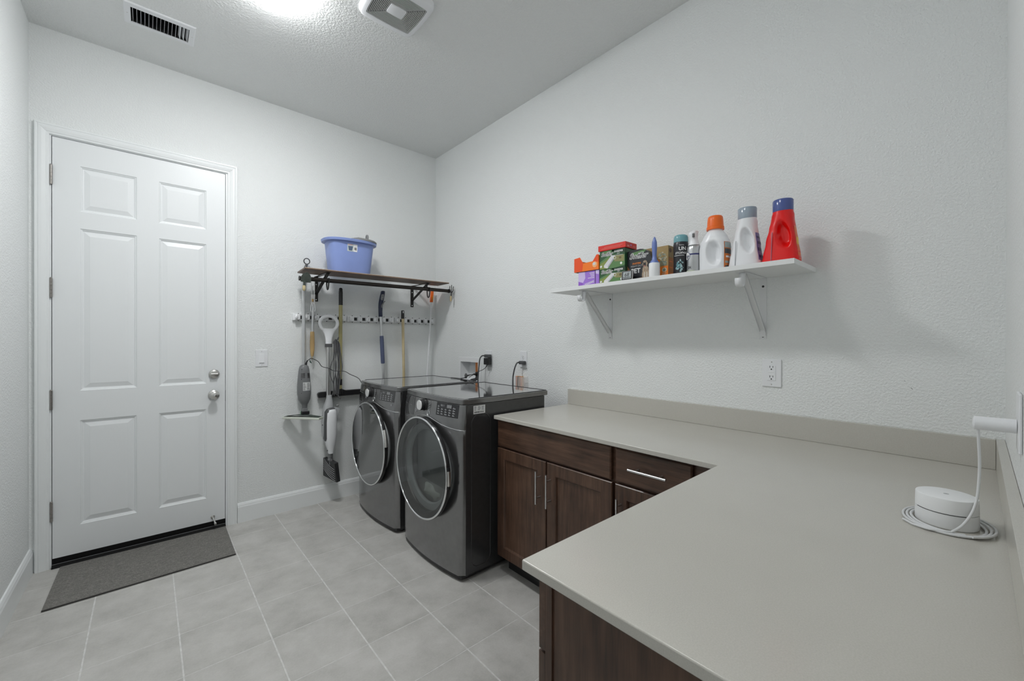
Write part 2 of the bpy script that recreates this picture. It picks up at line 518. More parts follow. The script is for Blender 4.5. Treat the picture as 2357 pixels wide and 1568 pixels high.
# ---- six panel door
SX0, SX1, SZ0, SZ1 = -2.5832, -1.7436, 0.053, 2.5395
door = thing('door_1', ((SX0+SX1)/2, 0.02, 0)); struct(door)
PXS = [(-2.470, -2.2155), (-2.107, -1.8535)]
PZS = [(0.225, 0.856), (1.036, 2.0175), (2.1205, 2.3945)]
mb = MB()
xs = [SX0, PXS[0][0], PXS[0][1], PXS[1][0], PXS[1][1], SX1]
zs = [SZ0, PZS[0][0], PZS[0][1], PZS[1][0], PZS[1][1], PZS[2][0], PZS[2][1], SZ1]
yf = 0.0015
for i in range(5):
    for j in range(7):
        if i in (1, 3) and j in (1, 3, 5): continue
        mb.box((xs[i], yf, zs[j]), (xs[i+1], 0.045, zs[j+1]))
# weld the grid into one slab
slab = mb.build('door_slab', M_DOOR, door, smooth=False)
bm = bmesh.new(); bm.from_mesh(slab.data)
bmesh.ops.remove_doubles(bm, verts=bm.verts, dist=1e-5)
seen = {}
for f in bm.faces:
    seen.setdefault(tuple(sorted(v.index for v in f.verts)), []).append(f)
kill = [f for k in seen.values() if len(k) > 1 for f in k]
bmesh.ops.delete(bm, geom=kill, context='FACES'); bm.to_mesh(slab.data); bm.free()
PR = [(0.0,0.0),(0.004,0.0045),(0.0075,0.005),(0.011,0.0095),(0.0165,0.0105),(0.043,0.0030),(0.0455,0.0030)]
for px in PXS:
    for pz in PZS:
        mb = MB(); rings = []
        for d, h in PR:
            y = yf+h
            rings.append([Vector((px[0]+d,y,pz[0]+d)), Vector((px[1]-d,y,pz[0]+d)), Vector((px[1]-d,y,pz[1]-d)), Vector((px[0]+d,y,pz[1]-d))])
        mb.ring_loft(rings, cap0=False)
        mb.build('door_panel', M_DOOR, door, smooth=False)
sw = MB(); sw.box((SX0, 0.004, 0.022), (SX1, 0.044, 0.0525)); sw.build('door_sweep', plain('threshold_black', (0.006,0.006,0.006,1), 0.75, spec=0.2), door)
th = MB(); th.prism([(-0.022,0.0),(-0.022,0.007),(-0.004,0.0185),(0.115,0.0185),(0.115,0.0)], 'YZ', DX0+0.015, DX1-0.015)
thr = th.build('threshold', plain('threshold_black', (0.006,0.006,0.006,1), 0.75, spec=0.2), door, smooth=False)
tl = MB(); tl.box((DX0+0.016, -0.006, 0.0185), (DX1-0.016, -0.002, 0.0205)); tl.build('threshold_edge', M_GREYPLASTIC, thr)
for hz in (2.311, 1.6475, 0.9875, 0.3305):
    hb = MB()
    x = -2.5870
    for k in range(5):
        hb.lathe([(0.0001,0),(0.0066,0),(0.0066,0.0214),(0.0001,0.0214)], (x, -0.006, hz-0.055+k*0.0222), 'Z', 16)
    hb.ball((x,-0.006,hz+0.058), 0.006, 10, 6)
    hb.box((x-0.0085, -0.0015, hz-0.055), (x+0.002, 0.0015, hz+0.056))
    hb.build('hinge', plain('aged_nickel', (0.36,0.34,0.32,1), 0.32, 1.0), door)
# knob and deadbolt
kx, kz = -1.811, 0.953
k = MB(); k.lathe([(0.0001,0.0014),(0.033,0.0014),(0.0325,-0.006),(0.026,-0.011),(0.016,-0.013),(0.0125,-0.016),(0.0125,-0.032),(0.019,-0.038),(0.027,-0.046),(0.0285,-0.054),(0.026,-0.061),(0.018,-0.066),(0.0001,-0.0672)], (kx,0,kz), 'Y', 32)
kn = k.build('door_knob', M_NICKEL, door)
k2 = MB(); k2.lathe([(0.0001,-0.066),(0.0075,-0.0665),(0.0075,-0.0685),(0.0001,-0.0695)], (kx,0,kz), 'Y', 20); k2.build('knob_button', M_CHROME, kn)
dz = 1.101
k = MB(); k.lathe([(0.0001,0.0014),(0.032,0.0014),(0.0315,-0.008),(0.026,-0.014),(0.020,-0.016),(0.0001,-0.017)], (kx+0.002,0,dz), 'Y', 32)
db = k.build('deadbolt', M_NICKEL, door)
k2 = MB(); k2.box((kx-0.019,-0.030,dz-0.006), (kx+0.023,-0.0165,dz+0.006)); k2.build('thumb_turn', M_NICKEL, db, bevel=0.003)
# little kick-down stop
st = MB(); st.lathe([(0.0001,0.0012),(0.013,0.0012),(0.012,-0.003),(0.0055,-0.006)], (-1.816,0,0.083), 'Y', 20)
st.tube([(-1.816,-0.004,0.083), (-1.812,-0.03,0.070), (-1.808,-0.058,0.056)], [0.0052,0.0045,0.0045], 12)
st.tube([(-1.8085,-0.054,0.058), (-1.807,-0.068,0.051)], [0.0075,0.0075], 14)
st.build('door_stop', M_NICKEL, door)

# ================================================================== CEILING FIXTURES
pr = []
for i in range(13):
    t = math.radians(27)*(1-i/12)
    pr.append((0.348*math.sin(t)+0.0001, -0.024-0.348*(math.cos(t)-math.cos(math.radians(27)))))
def dome_light(name, x, y, label, mat):
    r = thing(name, (x, y, RH), label, 'light', 'flush ceiling lights')
    mb = MB(); mb.lathe([(0.0001,0.0),(0.150,0.0),(0.150,-0.018),(0.145,-0.022),(0.0001,-0.022)], (x,y,RH), 'Z', 48)
    mb.build('lamp_base', M_WHITE, r)
    mb = MB(); mb.lathe([(0.150,-0.0225)]+pr, (x,y,RH), 'Z', 64)
    mb.build('lamp_shade', mat, r, angle=80)
dome_light('ceiling_light', -1.675, -1.24, 'round flush ceiling light with a glowing white dome beside the exhaust fan', M_LAMP)
dome_light('ceiling_light', -1.70, -2.50, 'second glowing flush ceiling light, nearer the doorway, above the top edge of the photo', emis('lit_glass_shade_near', (0.985, 0.995, 1.0, 1), LAMP2_STRENGTH))

if HALL_FILL_STRENGTH > 0:
    dome_light('passage_fill_light', -2.0, -4.7, 'added unseen fill light in the passage behind the doorway', emis('passage_fill_glow', (1.0, 0.985, 0.96, 1), HALL_FILL_STRENGTH))  # out-of-view lamp added to send soft fill through the doorway

# exhaust fan grille: bowed rounded square
FCX, FCY = -1.152, -1.508
def bowed(hx, hy, bow, r, n=8, cx=FCX, cy=FCY):
    """rounded square outline whose sides bow outwards"""
    pts = []
    for q in range(4):
        a0 = q*PI/2
        # side from corner q-1 to corner q : sample between corners
        pass
    cor = [(hx,hy),(-hx,hy),(-hx,-hy),(hx,-hy)]
    for q in range(4):
        cxq, cyq = cor[q]; sx = 1 if cxq > 0 else -1; sy = 1 if cyq > 0 else -1
        ctr = (cxq-sx*r, cyq-sy*r); st0 = {0:0,1:PI/2,2:PI,3:1.5*PI}[q]
        for i in range(n+1):
            a = st0+PI/2*i/n
            pts.append((ctr[0]+r*math.cos(a), ctr[1]+r*math.sin(a)))
        nx = cor[(q+1) % 4]; p0 = pts[-1]
        sxn = 1 if nx[0] > 0 else -1; syn = 1 if nx[1] > 0 else -1
        ctn = (nx[0]-sxn*r, nx[1]-syn*r); p1 = (ctn[0]+r*math.cos(st0+PI/2), ctn[1]+r*math.sin(st0+PI/2))
        for i in range(1, n):
            t = i/n; pts.append((p0[0]+(p1[0]-p0[0])*t, p0[1]+(p1[1]-p0[1])*t))
    out = []
    for x, y in pts:
        bx = 1+bow*(1-(y/hy)**2); by = 1+bow*(1-(x/hx)**2)
        out.append((cx+x*bx*0.97, cy+y*by*0.97))
    return out
fan = thing('exhaust_fan', (FCX, FCY, RH), 'white square ceiling exhaust fan with concentric louvre grille', 'exhaust fan')
def ringpts(hx, hy, bow, r, z): return [Vector((x,y,z)) for x,y in bowed(hx,hy,bow,r)]
A = 0.160
mb = MB()
mb.ring_loft([ringpts(A,A,0.05,0.035,RH), ringpts(A,A,0.05,0.035,RH-0.014), ringpts(A*0.965,A*0.965,0.05,0.034,RH-0.026), ringpts(A*0.90,A*0.90,0.05,0.03,RH-0.031),
              ringpts(0.128,0.115,0.05,0.008,RH-0.033), ringpts(0.126,0.113,0.05,0.008,RH-0.022), ringpts(0.06,0.05,0.03,0.008,RH-0.020)], cap0=True, cap1=True)
mb.build('fan_housing', M_WHITE, fan, angle=50)
mb = MB(); mb.ring_loft([ringpts(0.124,0.111,0.05,0.006,RH-0.0225), ringpts(0.124,0.111,0.05,0.006,RH-0.0235)]); mb.build('fan_screen', M_BLACK, fan)
NL = 11
for i in range(NL):
    t = i/(NL-0.0)
    hx = 0.124-(0.124-0.046)*t; hy = 0.111-(0.111-0.036)*t; wd = 0.0032
    mb = MB(); r = 0.006
    o0 = ringpts(hx,hy,0.05*(1-t)+0.01,r,RH-0.0290); o1 = ringpts(hx,hy,0.05*(1-t)+0.01,r,RH-0.0325)
    i1 = ringpts(hx-wd,hy-wd,0.05*(1-t)+0.01,r*0.7,RH-0.0325); i0 = ringpts(hx-wd,hy-wd,0.05*(1-t)+0.01,r*0.7,RH-0.0290)
    mb.ring_loft([o0,o1,i1,i0], closed=True)
    mb.build('grille_louvre', M_GREYPLASTIC if False else plain('fan_louvre_grey', (0.55,0.55,0.54,1), 0.45), fan, smooth=False)
mb = MB(); mb.ring_loft([ringpts(0.046,0.036,0.02,0.006,RH-0.022), ringpts(0.046,0.036,0.02,0.006,RH-0.034), ringpts(0.043,0.033,0.02,0.005,RH-0.0355)]); mb.build('fan_centre_plate', M_WHITE, fan, angle=30)

# supply register
reg = thing('ceiling_register', (-2.106, -0.475, RH), 'white rectangular ceiling air vent with upright slats', 'air vent')
fx0, fx1, fy0, fy1 = -2.262, -1.950, -0.583, -0.378; zf = RH-0.006
mb = MB()
o = lambda d, z: [Vector((fx0+d,fy0+d,z)),Vector((fx1-d,fy0+d,z)),Vector((fx1-d,fy1-d,z)),Vector((fx0+d,fy1-d,z))]
inn = lambda z: [Vector((VX0,VY0,z)),Vector((VX1,VY0,z)),Vector((VX1,VY1,z)),Vector((VX0,VY1,z))]
mb.ring_loft([o(0,RH-0.0001), o(0,RH-0.002), o(0.006,zf), inn(zf), inn(RH-0.0001)], closed=True)
mb.build('register_frame', M_WHITE, reg, smooth=False)
mb = MB(); mb.box((VX0,VY0,RH+0.0), (VX0+0.002,VY1,RH+0.13)); mb.box((VX1-0.002,VY0,RH), (VX1,VY1,RH+0.13))
mb.box((VX0,VY0,RH), (VX1,VY0+0.002,RH+0.13)); mb.box((VX0,VY1-0.002,RH), (VX1,VY1,RH+0.13)); mb.box((VX0,VY0,RH+0.128), (VX1,VY1,RH+0.13))
mb.build('duct', plain('duct_dark', (0.03,0.03,0.03,1), 0.6), reg, smooth=False)
ns = 15
for i in range(ns):
    x = VX0+0.009+(VX1-VX0-0.018)*i/(ns-1)
    wdt = 0.0006
    T = Matrix.Translation((x, 0, RH+0.008)) @ Matrix.Rotation(math.radians(1.5 if i < 12 else -24), 4, 'Y')
    mb = MB(); mb.box((-wdt, VY0+0.002, -0.012), (wdt, VY1-0.002, 0.012), T=T); mb.build('slat', M_WHITE, reg, smooth=False)
for sx in (fx0+0.014, fx1-0.014):
    mb = MB(); mb.lathe([(0.0001,0.0),(0.003,0.0),(0.002,-0.0015),(0.0001,-0.0015)], (sx,(fy0+fy1)/2,zf), 'Z', 10); mb.build('screw', M_NICKEL, reg)

# ================================================================== DOOR MAT, SWITCH, OUTLETS
mb = MB(); nx, ny = 60, 40
pts = []
C4 = [(-2.556,-0.545),(-1.750,-0.529),(-1.744,-0.026),(-2.549,-0.026)]
for j in range(ny+1):
    for i in range(nx+1):
        u, v = i/nx, j/ny
        x = (C4[0][0]*(1-u)+C4[1][0]*u)*(1-v)+(C4[3][0]*(1-u)+C4[2][0]*u)*v
        y = (C4[0][1]*(1-u)+C4[1][1]*u)*(1-v)+(C4[3][1]*(1-u)+C4[2][1]*u)*v
        e = min(u, 1-u, v*0.6, (1-v)*0.6)
        z = 0.0075 + (0.0012*random.random() if e > 0.01 else -0.0015)
        pts.append((x, y, z))
fs = [(j*(nx+1)+i, j*(nx+1)+i+1, (j+1)*(nx+1)+i+1, (j+1)*(nx+1)+i) for j in range(ny) for i in range(nx)]
mb.add(pts, fs)
mat = thing('door_mat', (-2.15,-0.285,0), 'dark grey woven mat on the tiles before the white door', 'door mat')
mb.build('mat_pile', M_RUG, mat)
mb = MB(); mb.add([(x,y,0.0004) for x,y in C4]+[(x,y,0.0062) for x,y in C4], [(3,2,1,0),(0,1,5,4),(1,2,6,5),(2,3,7,6),(3,0,4,7)]); mb.build('mat_backing', M_RUGEDGE, mat, smooth=False)
mb = MB(); mb.tube([(C4[0][0],C4[0][1]-0.001,0.0045),(C4[1][0],C4[1][1]-0.001,0.0045)], 0.0042, 8)
mb.build('mat_binding', M_RUGEDGE, mat)

sw = thing('light_switch', (-1.5155,-0.0,1.205), 'white rocker light switch plate beside the door', 'light switch')
mb = MB(); mb.box((-1.556,-0.006,1.141), (-1.475,-0.0003,1.269)); pl = mb.build('switch_plate', M_WHITE, sw, bevel=0.0035)
mb = MB(); mb.box((-1.5325,-0.0068,1.170), (-1.4985,-0.0058,1.240)); mb.build('rocker_frame', M_WHITEMATTE, sw)
mb = MB(); mb.prism([(-0.0075,1.2385),(-0.0125,1.1715),(-0.0062,1.1715),(-0.0062,1.2385)], 'YZ', -1.5315, -1.4995); mb.build('rocker', M_WHITE, sw, bevel=0.001)
for z in (1.154, 1.2565):
    mb = MB(); mb.lathe([(0.0001,-0.006),(0.0028,-0.006),(0.002,-0.0075),(0.0001,-0.0075)], (-1.5155,0,z), 'Y', 10); mb.build('screw', M_NICKEL, sw)

def outlet(name, yc, zc, label, group=None, gfci=False):
    r = thing(name, (0, yc, zc), label, 'outlet', group)
    mb = MB(); mb.box((-0.006, yc-0.0395, zc-0.0635), (-0.0003, yc+0.0395, zc+0.0635)); mb.build('cover_plate', M_WHITE, r, bevel=0.0035)
    if gfci:
        mb = MB(); mb.box((-0.0078, yc-0.0172, zc-0.034), (-0.0055, yc+0.0172, zc+0.034)); dev = mb.build('receptacle', M_WHITE, r, bevel=0.0008)
        for z in (0.0065, -0.0065):
            mb = MB(); mb.box((-0.0090, yc-0.012, zc+z-0.0035), (-0.0077, yc+0.012, zc+z+0.0035)); mb.build('test_button', M_WHITEMATTE, dev, bevel=0.0006)
        cs = (0.0245, -0.0205)
    else:
        cs = (0.0195, -0.0195)
    for c in cs:
        if not gfci:
            pts = [(yc+0.0165*math.cos(a)*(1 if abs(math.cos(a)) < 0.86 else 0.95), zc+c+0.0145*math.sin(a)) for a in [i*2*PI/24 for i in range(24)]]
            mb = MB(); mb.prism(pts, 'YZ', -0.0078, -0.0055); mb.build('receptacle', M_WHITE, r)
        mb = MB(); mb.box((-0.0083, yc+0.0050, zc+c+0.000), (-0.0076, yc+0.0072, zc+c+0.0095)); mb.build('slot', M_BLACKTXT, r)
        mb = MB(); mb.box((-0.0083, yc-0.0072, zc+c+0.001), (-0.0076, yc-0.0050, zc+c+0.0088)); mb.build('slot', M_BLACKTXT, r)
        mb = MB(); mb.lathe([(0.0001,-0.0083),(0.0030,-0.0083),(0.0030,-0.0076),(0.0001,-0.0076)], (0,yc,zc+c-0.0065), 'X', 12); mb.build('ground_hole', M_BLACKTXT, r)
    for z in ((0.0515, -0.0515) if gfci else (0.0,)):
        mb = MB(); mb.lathe([(0.0001,-0.0058),(0.0028,-0.0058),(0.002,-0.0085),(0.0001,-0.0085)], (0,yc,zc+z), 'X', 10); mb.build('screw', M_NICKEL, r)
    return r
outlet('wall_outlet', -2.9715, 1.1985, 'white wall outlet with test buttons above the counter backsplash', gfci=True)
outlet('wall_outlet', -0.864, 1.196, 'white wall outlet holding a grey plug and a black adapter', gfci=False)
outlet('wall_outlet', -1.2925, 1.1975, 'white wall outlet with one grey plug, above the washing machine', gfci=False)

# scuffs on the right wall
mk = MB(); T = Matrix.Translation((-0.0004,-3.437,1.169)) @ Matrix.Rotation(math.radians(50),4,'X')
mk.box((-0.0002,-0.004,-0.0008),(0.0003,0.004,0.0008),T=T)
tag(mk.build('wall_scuff', plain('scuff', (0.2,0.2,0.2,1), 0.8)), 'larger, lower of the two tiny scuffs on the white wall', 'scuff', 'wall scuffs')

mk = MB(); T = Matrix.Translation((-0.0004,-3.418,1.196)) @ Matrix.Rotation(math.radians(40),4,'X')
mk.box((-0.0002,-0.0028,-0.0005),(0.0003,0.0028,0.0005),T=T)
tag(mk.build('wall_scuff', plain('scuff', (0.2,0.2,0.2,1), 0.8)), 'smaller, higher of the two tiny scuffs on the white wall', 'scuff', 'wall scuffs')

# ================================================================== COUNTER
CT = 0.914; XF = -0.6682; YC = -1.7536; YF = -3.0005; XE = -1.605; E5 = 0.0006
ct = thing('countertop', (-0.7, -3.0, CT), 'greige stone L-shaped countertop with low backsplash', 'countertop')
mb = MB(); mb.prism([(-E5,YC),(XF,YC),(XF,YF),(XE,YF),(XE,RY0+E5),(-E5,RY0+E5)], 'XY', CT-0.0215, CT)
mb.build('worktop', M_QUARTZ, ct, bevel=0.0035, seg=3)
mb = MB(); mb.box((-0.0205, RY0+0.021, CT+0.0003), (-E5, YC, 1.016)); mb.build('backsplash', M_QUARTZ, ct, bevel=0.0012)
mb = MB(); mb.box((XE, RY0+E5, CT+0.0003), (-E5, RY0+0.0205, 1.016)); mb.build('backsplash', M_QUARTZ, ct, bevel=0.0012)

# ================================================================== CABINETS
def mapB(u, v, n): return Vector((-n, -u, v))       # run on the right wall: u = -Y, n = -X
def mapC(u, v, n): return Vector((u, n, v))         # run on the front wall: u = X, n = Y
def rect(mp, u0, u1, v0, v1, n): return [mp(u0,v0,n), mp(u1,v0,n), mp(u1,v1,n), mp(u0,v1,n)]
def pull(mp, parent, u, v, n, vert=True, L=0.167):
    mb = MB(); h = L/2; nb = n+0.034
    a = (u, v-h) if vert else (u-h, v); b = (u, v+h) if vert else (u+h, v)
    mb.tube([mp(a[0],a[1],nb), mp(b[0],b[1],nb)], 0.0055, 14)
    for s in (-1, 1):
        p = (u, v+s*0.052) if vert else (u+s*0.052, v)
        mb.tube([mp(p[0],p[1],n-0.0005), mp(p[0],p[1],nb)], 0.0042, 12)
    return mb.build('pull_handle', M_STEEL, parent)
def shaker(mp, parent, u0, u1, v0, v1, n0, n1, mat, pmat, name='cabinet_door', stile=0.058):
    mb = MB(); c = 0.0035; s = stile
    mb.ring_loft([rect(mp,u0,u1,v0,v1,n0), rect(mp,u0,u1,v0,v1,n1-c), rect(mp,u0+c,u1-c,v0+c,v1-c,n1),
                  rect(mp,u0+s,u1-s,v0+s,v1-s,n1), rect(mp,u0+s+0.004,u1-s-0.004,v0+s+0.004,v1-s-0.004,n1-0.003),
                  rect(mp,u0+s+0.008,u1-s-0.008,v0+s+0.008,v1-s-0.008,n1-0.010)], cap1=False)
    d = mb.build(name, mat, parent, smooth=False)
    q = s+0.008
    mb = MB(); mb.add(rect(mp,u0+q,u1-q,v0+q,v1-q,n1-0.010), [(0,1,2,3)]); mb.build('door_panel', pmat, d, smooth=False)
    return d
def slabfront(mp, parent, u0, u1, v0, v1, n0, n1, mat, name='drawer_front'):
    mb = MB(); c = 0.006
    mb.ring_loft([rect(mp,u0,u1,v0,v1,n0), rect(mp,u0,u1,v0,v1,n1-0.004), rect(mp,u0+c,u1-c,v0+c,v1-c,n1)])
    return mb.build(name, mat, parent, smooth=False)
def carcass(lo, hi, parent, toe_dir, mat):
    mb = MB(); mb.box(lo, hi); mb.build('cabinet_body', mat, parent, bevel=0.0008)

FR = 0.625; DF = 0.6455
# sink-style base: one wide false front over two doors
c1 = thing('base_cabinet', (-0.32, -2.15, 0), 'dark brown base cabinet with two doors beside the washing machine', 'cabinet', 'dark brown base cabinets')
carcass((-FR, -2.5525, 0.098), (-0.002, -1.757, CT-0.0220), c1, 'x', M_ESP_Y)
mb = MB(); mb.box((-0.565, -2.552, 0.001), (-0.545, -1.772, 0.0975)); mb.build('toe_kick', M_BLACK, c1)
slabfront(mapB, c1, 1.761, 2.540, 0.737, 0.8865, FR+0.0005, DF, M_ESP_Y, 'false_front')
d = shaker(mapB, c1, 1.760, 2.147, 0.104, 0.728, FR+0.0005, DF, M_ESP_V, M_ESP_V); pull(mapB, d, 2.109, 0.593, DF)
d = shaker(mapB, c1, 2.1535, 2.5455, 0.104, 0.728, FR+0.0005, DF, M_ESP_V, M_ESP_V); pull(mapB, d, 2.182, 0.593, DF)
c2 = thing('base_cabinet', (-0.32, -2.73, 0), 'narrow dark brown base cabinet with a drawer, next to the counter corner', 'cabinet', 'dark brown base cabinets')
carcass((-FR, -3.0440, 0.098), (-0.002, -2.5535, CT-0.0220), c2, 'x', M_ESP_Y)
mb = MB(); mb.box((-0.565, -3.04, 0.001), (-0.545, -2.554, 0.0975)); mb.build('toe_kick', M_BLACK, c2)
d = slabfront(mapB, c2, 2.562, 2.899, 0.738, 0.8835, FR+0.0005, DF, M_ESP_Y); pull(mapB, d, 2.7295, 0.8135, DF, vert=False)
d = shaker(mapB, c2, 2.561, 2.899, 0.104, 0.728, FR+0.0005, DF, M_ESP_V, M_ESP_V); pull(mapB, d, 2.592, 0.593, DF)
# peninsula run on the front wall
YB = -3.0455; EX = -1.583
c3 = thing('base_cabinet', (-1.1, -3.35, 0), 'dark brown base cabinet under the near end of the counter', 'cabinet', 'dark brown base cabinets')
carcass((EX+0.004, RY0+0.002, 0.098), (-0.002, YB, CT-0.0220), c3, 'y', M_ESP_V)
mb = MB(); mb.box((EX, -3.062, 0.098), (EX+0.0036, YB, CT-0.0222)); mb.build('end_stile', M_ESP_V, c3)
mb = MB(); mb.box((EX+0.02, YB-0.075, 0.001), (-0.66, YB-0.055, 0.0975)); mb.build('toe_kick', M_BLACK, c3)
mb = MB(); mb.box((EX+0.0045, RY0+0.003, 0.001), (EX+0.0195, YB-0.055, 0.0975)); mb.build('toe_side', M_ESP_V, c3)
for (u0, u1) in ((EX, -1.13), (-1.12, -0.70)):
    d = slabfront(mapC, c3, u0, u1, 0.745, 0.8835, YB+0.0005, YB+0.0205, M_ESP_X); pull(mapC, d, (u0+u1)/2, 0.815, YB+0.0205, vert=False)
    d = shaker(mapC, c3, u0, u1, 0.104, 0.739, YB+0.0005, YB+0.0205, M_ESP_V, M_ESP_V); pull(mapC, d, u1-0.03, 0.60, YB+0.0205)

# ================================================================== WASHER AND DRYER
def appliance(name, label, cat, yc, xs, dryer):
    HW = 0.3425; XB = -0.215; ZT = 1.018; BUL = 0.034; RC = 0.030; ZC = 0.581
    root = thing(name, (-0.55, yc, 0), label, cat, 'front loading laundry machines')
    def fx(y, z):
        d = abs(y-yc); t = min(d/HW, 1.0)
        x = xs-BUL*(1-t*t)
        e = d-(HW-RC)
        if e > 0: x += RC*(1-math.sqrt(max(0, 1-(e/RC)**2)))*0.9
        x += max(0, z-0.87)*0.14
        return x
    def zb(y): return 0.846+0.043*math.exp(-((y-yc)/0.16)**2)
    y0, y1, z0 = yc-HW, yc+HW, 0.036
    # lower front with the round port
    R0 = 0.262; N = 120; rings = []
    cpts = [(y1,z0),(y0,z0)]
    angs = [2*PI*i/N for i in range(N)]
    outer = []
    for a in angs:
        c, s = math.cos(a), math.sin(a); r = R0
        while True:
            y, z = yc+c*(r+0.002), ZC+s*(r+0.002)
            if y > y1 or y < y0 or z < z0 or z > zb(y)-0.0015: break
            r += 0.002
        lo_, hi_ = r, r+0.002
        for _ in range(14):
            md = (lo_+hi_)/2; y, z = yc+c*md, ZC+s*md
            if y > y1 or y < y0 or z < z0 or z > zb(y)-0.0015: hi_ = md
            else: lo_ = md
        outer.append((yc+c*lo_, ZC+s*lo_))
    # snap nearest directions to the corners
    for cy, cz in ((y1,z0),(y0,z0),(y1,zb(y1)-0.0015),(y0,zb(y0)-0.0015)):
        k = min(range(N), key=lambda i: (outer[i][0]-cy)**2+(outer[i][1]-cz)**2); outer[k] = (cy, cz)
    for f in (0.0, 0.04, 0.2, 0.4, 0.6, 0.75, 0.85, 0.91, 0.95, 0.975, 1.0):
        ring = []
        for i, a in enumerate(angs):
            iy, iz = yc+R0*math.cos(a), ZC+R0*math.sin(a)
            y = iy+(outer[i][0]-iy)*f; z = iz+(outer[i][1]-iz)*f
            ring.append(Vector((fx(y,z), y, z)))
        rings.append(ring)
    back = [p+Vector((0.03,0,0)) for p in rings[0]]
    mb = MB(); mb.ring_loft([back]+rings, cap0=False, cap1=False); front = mb.build('front_panel', M_GRAPH, root, angle=60)
    def patch(ya, yb, za, zbf, off, ny=16, nz=6):
        """grid on the curved front; za, zbf: numbers or functions of y"""
        v = []; f = []
        for j in range(nz+1):
            for i in range(ny+1):
                y = ya+(yb-ya)*i/ny
                a = za(y) if callable(za) else za; b = zbf(y) if callable(zbf) else zbf
                z = a+(b-a)*j/nz
                v.append((fx(y,z)-off, y, z))
        for j in range(nz):
            for i in range(ny):
                k = j*(ny+1)+i; f.append((k, k+1, k+ny+2, k+ny+1))
        return v, f
    mb = MB(); mb.add(*patch(y1, y0, zb, 0.9848, 0.0, 60, 10)); cp = mb.build('control_panel', M_GRAPH, root, angle=60)
    mb = MB(); mb.tube([(fx(y,zb(y))-0.0004, y, zb(y)-0.0006) for y in [y1-0.002+(y0-y1+0.004)*i/48 for i in range(49)]], 0.0016, 6)
    mb.build('seam_trim', M_CHROME, root)
    # shell
    for s in (-1, 1):
        yy = yc+s*(HW-0.0025)
        mb = MB(); mb.box((xs+0.029, yy-0.002, 0.034), (XB, yy+0.002, 0.984)); sp = mb.build('side_panel', M_GRAPHSIDE, root)
        path = []; ax0, ax1, az0, az1, rr = -0.800, -0.665, 0.062, 0.925, 0.05
        for (qx, qz, st) in ((ax1-rr,az1-rr,0),(ax0+rr,az1-rr,PI/2),(ax0+rr,az0+rr,PI),(ax1-rr,az0+rr,1.5*PI)):
            for k in range(8): path.append((qx+rr*math.cos(st+PI/2*k/7), yy+s*0.0018, qz+rr*math.sin(st+PI/2*k/7)))
        mb = MB(); mb.tube(path, 0.0026, 6, closed=True); mb.build('pressed_outline', M_GRAPHSIDE, sp)
    mb = MB(); mb.box((XB-0.002, y0+0.006, 0.034), (XB+0.002, y1-0.006, 0.984)); mb.build('back_panel', M_GRAPHSIDE, root)
    mb = MB(); mb.prism([(fx(y,0.04)+0.004, y) for y in [y1-0.012+(y0-y1+0.024)*i/24 for i in range(25)]]+[(XB,y0+0.006),(XB,y1-0.006)], 'XY', 0.018, 0.0355); mb.build('base_plinth', M_BLACK, root, smooth=False)
    for px in (xs+0.06, XB-0.05):
        for py in (y0+0.05, y1-0.05):
            mb = MB(); mb.lathe([(0.0001,0.0005),(0.02,0.0005),(0.02,0.008),(0.010,0.010),(0.010,0.0195),(0.0001,0.0195)], (px,py,0), 'Z', 16); mb.build('foot', M_RUBBER, root)
    # lid
    XL = -0.184
    outl = [(fx(y,0.985)-0.0005, y) for y in [y1+(y0-y1)*i/32 for i in range(33)]]
    mb = MB(); mb.prism(outl+[(XL,y0),(XL,y1)], 'XY', 0.9852, ZT-0.002); lid = mb.build('lid', M_GRAPH, root, bevel=0.004, seg=2)
    mb = MB(); ins = [(fx(y,0.985)+0.022, y) for y in [y1-0.018+(y0-y1+0.036)*i/32 for i in range(33)]]
    mb.prism(ins+[(XL-0.022,y0+0.018),(XL-0.022,y1-0.018)], 'XY', ZT-0.0022, ZT-0.0008); mb.build('lid_plate', M_GRAPHTOP, lid, smooth=False)
    for a, b in (((xs+0.05,y0+0.006),(XL-0.006,y0+0.011)), ((xs+0.05,y1-0.011),(XL-0.006,y1-0.006)), ((XL-0.011,y0+0.006),(XL-0.006,y1-0.006))):
        mb = MB(); mb.box((a[0],a[1],ZT-0.0025), (b[0],b[1],ZT+0.0015)); mb.build('lid_rim', M_GRAPHSIDE, lid, bevel=0.001)
    # door: dark body, chrome ring, glass
    XD = xs-BUL-0.0405
    dr = MB(); cX = XD
    dr.lathe([(0.262,cX+0.036),(0.289,cX+0.036),(0.300,cX+0.030),(0.3045,cX+0.014),(0.303,cX+0.0075),(0.290,cX+0.006),(0.285,cX+0.012),(0.262,cX+0.020)], (0,yc,ZC), 'X', 96, closed=True)
    dobj = dr.build('porthole_door', plain('door_side_graphite', (0.06,0.06,0.062,1), 0.2, 0.6), root, angle=50)
    mb = MB(); mb.lathe([(0.3032,cX+0.0085),(0.3042,cX+0.004),(0.3020,cX),(0.2975,cX-0.001),(0.2925,cX+0.0012),(0.2915,cX+0.006),(0.2985,cX+0.009)], (0,yc,ZC), 'X', 128, closed=True)
    mb.build('chrome_ring', M_CHROME, dobj, angle=80)
    prof = []
    for i in range(9):
        r = 0.2914*(1-i/8); prof.append((max(r,0.0001), cX+0.0030-0.003*(1-(r/0.2914)**2)))
    mb = MB(); mb.lathe(prof, (0,yc,ZC), 'X', 96); g = mb.build('door_glass', M_GLASS_D if dryer else M_GLASS_W, dobj, angle=80)
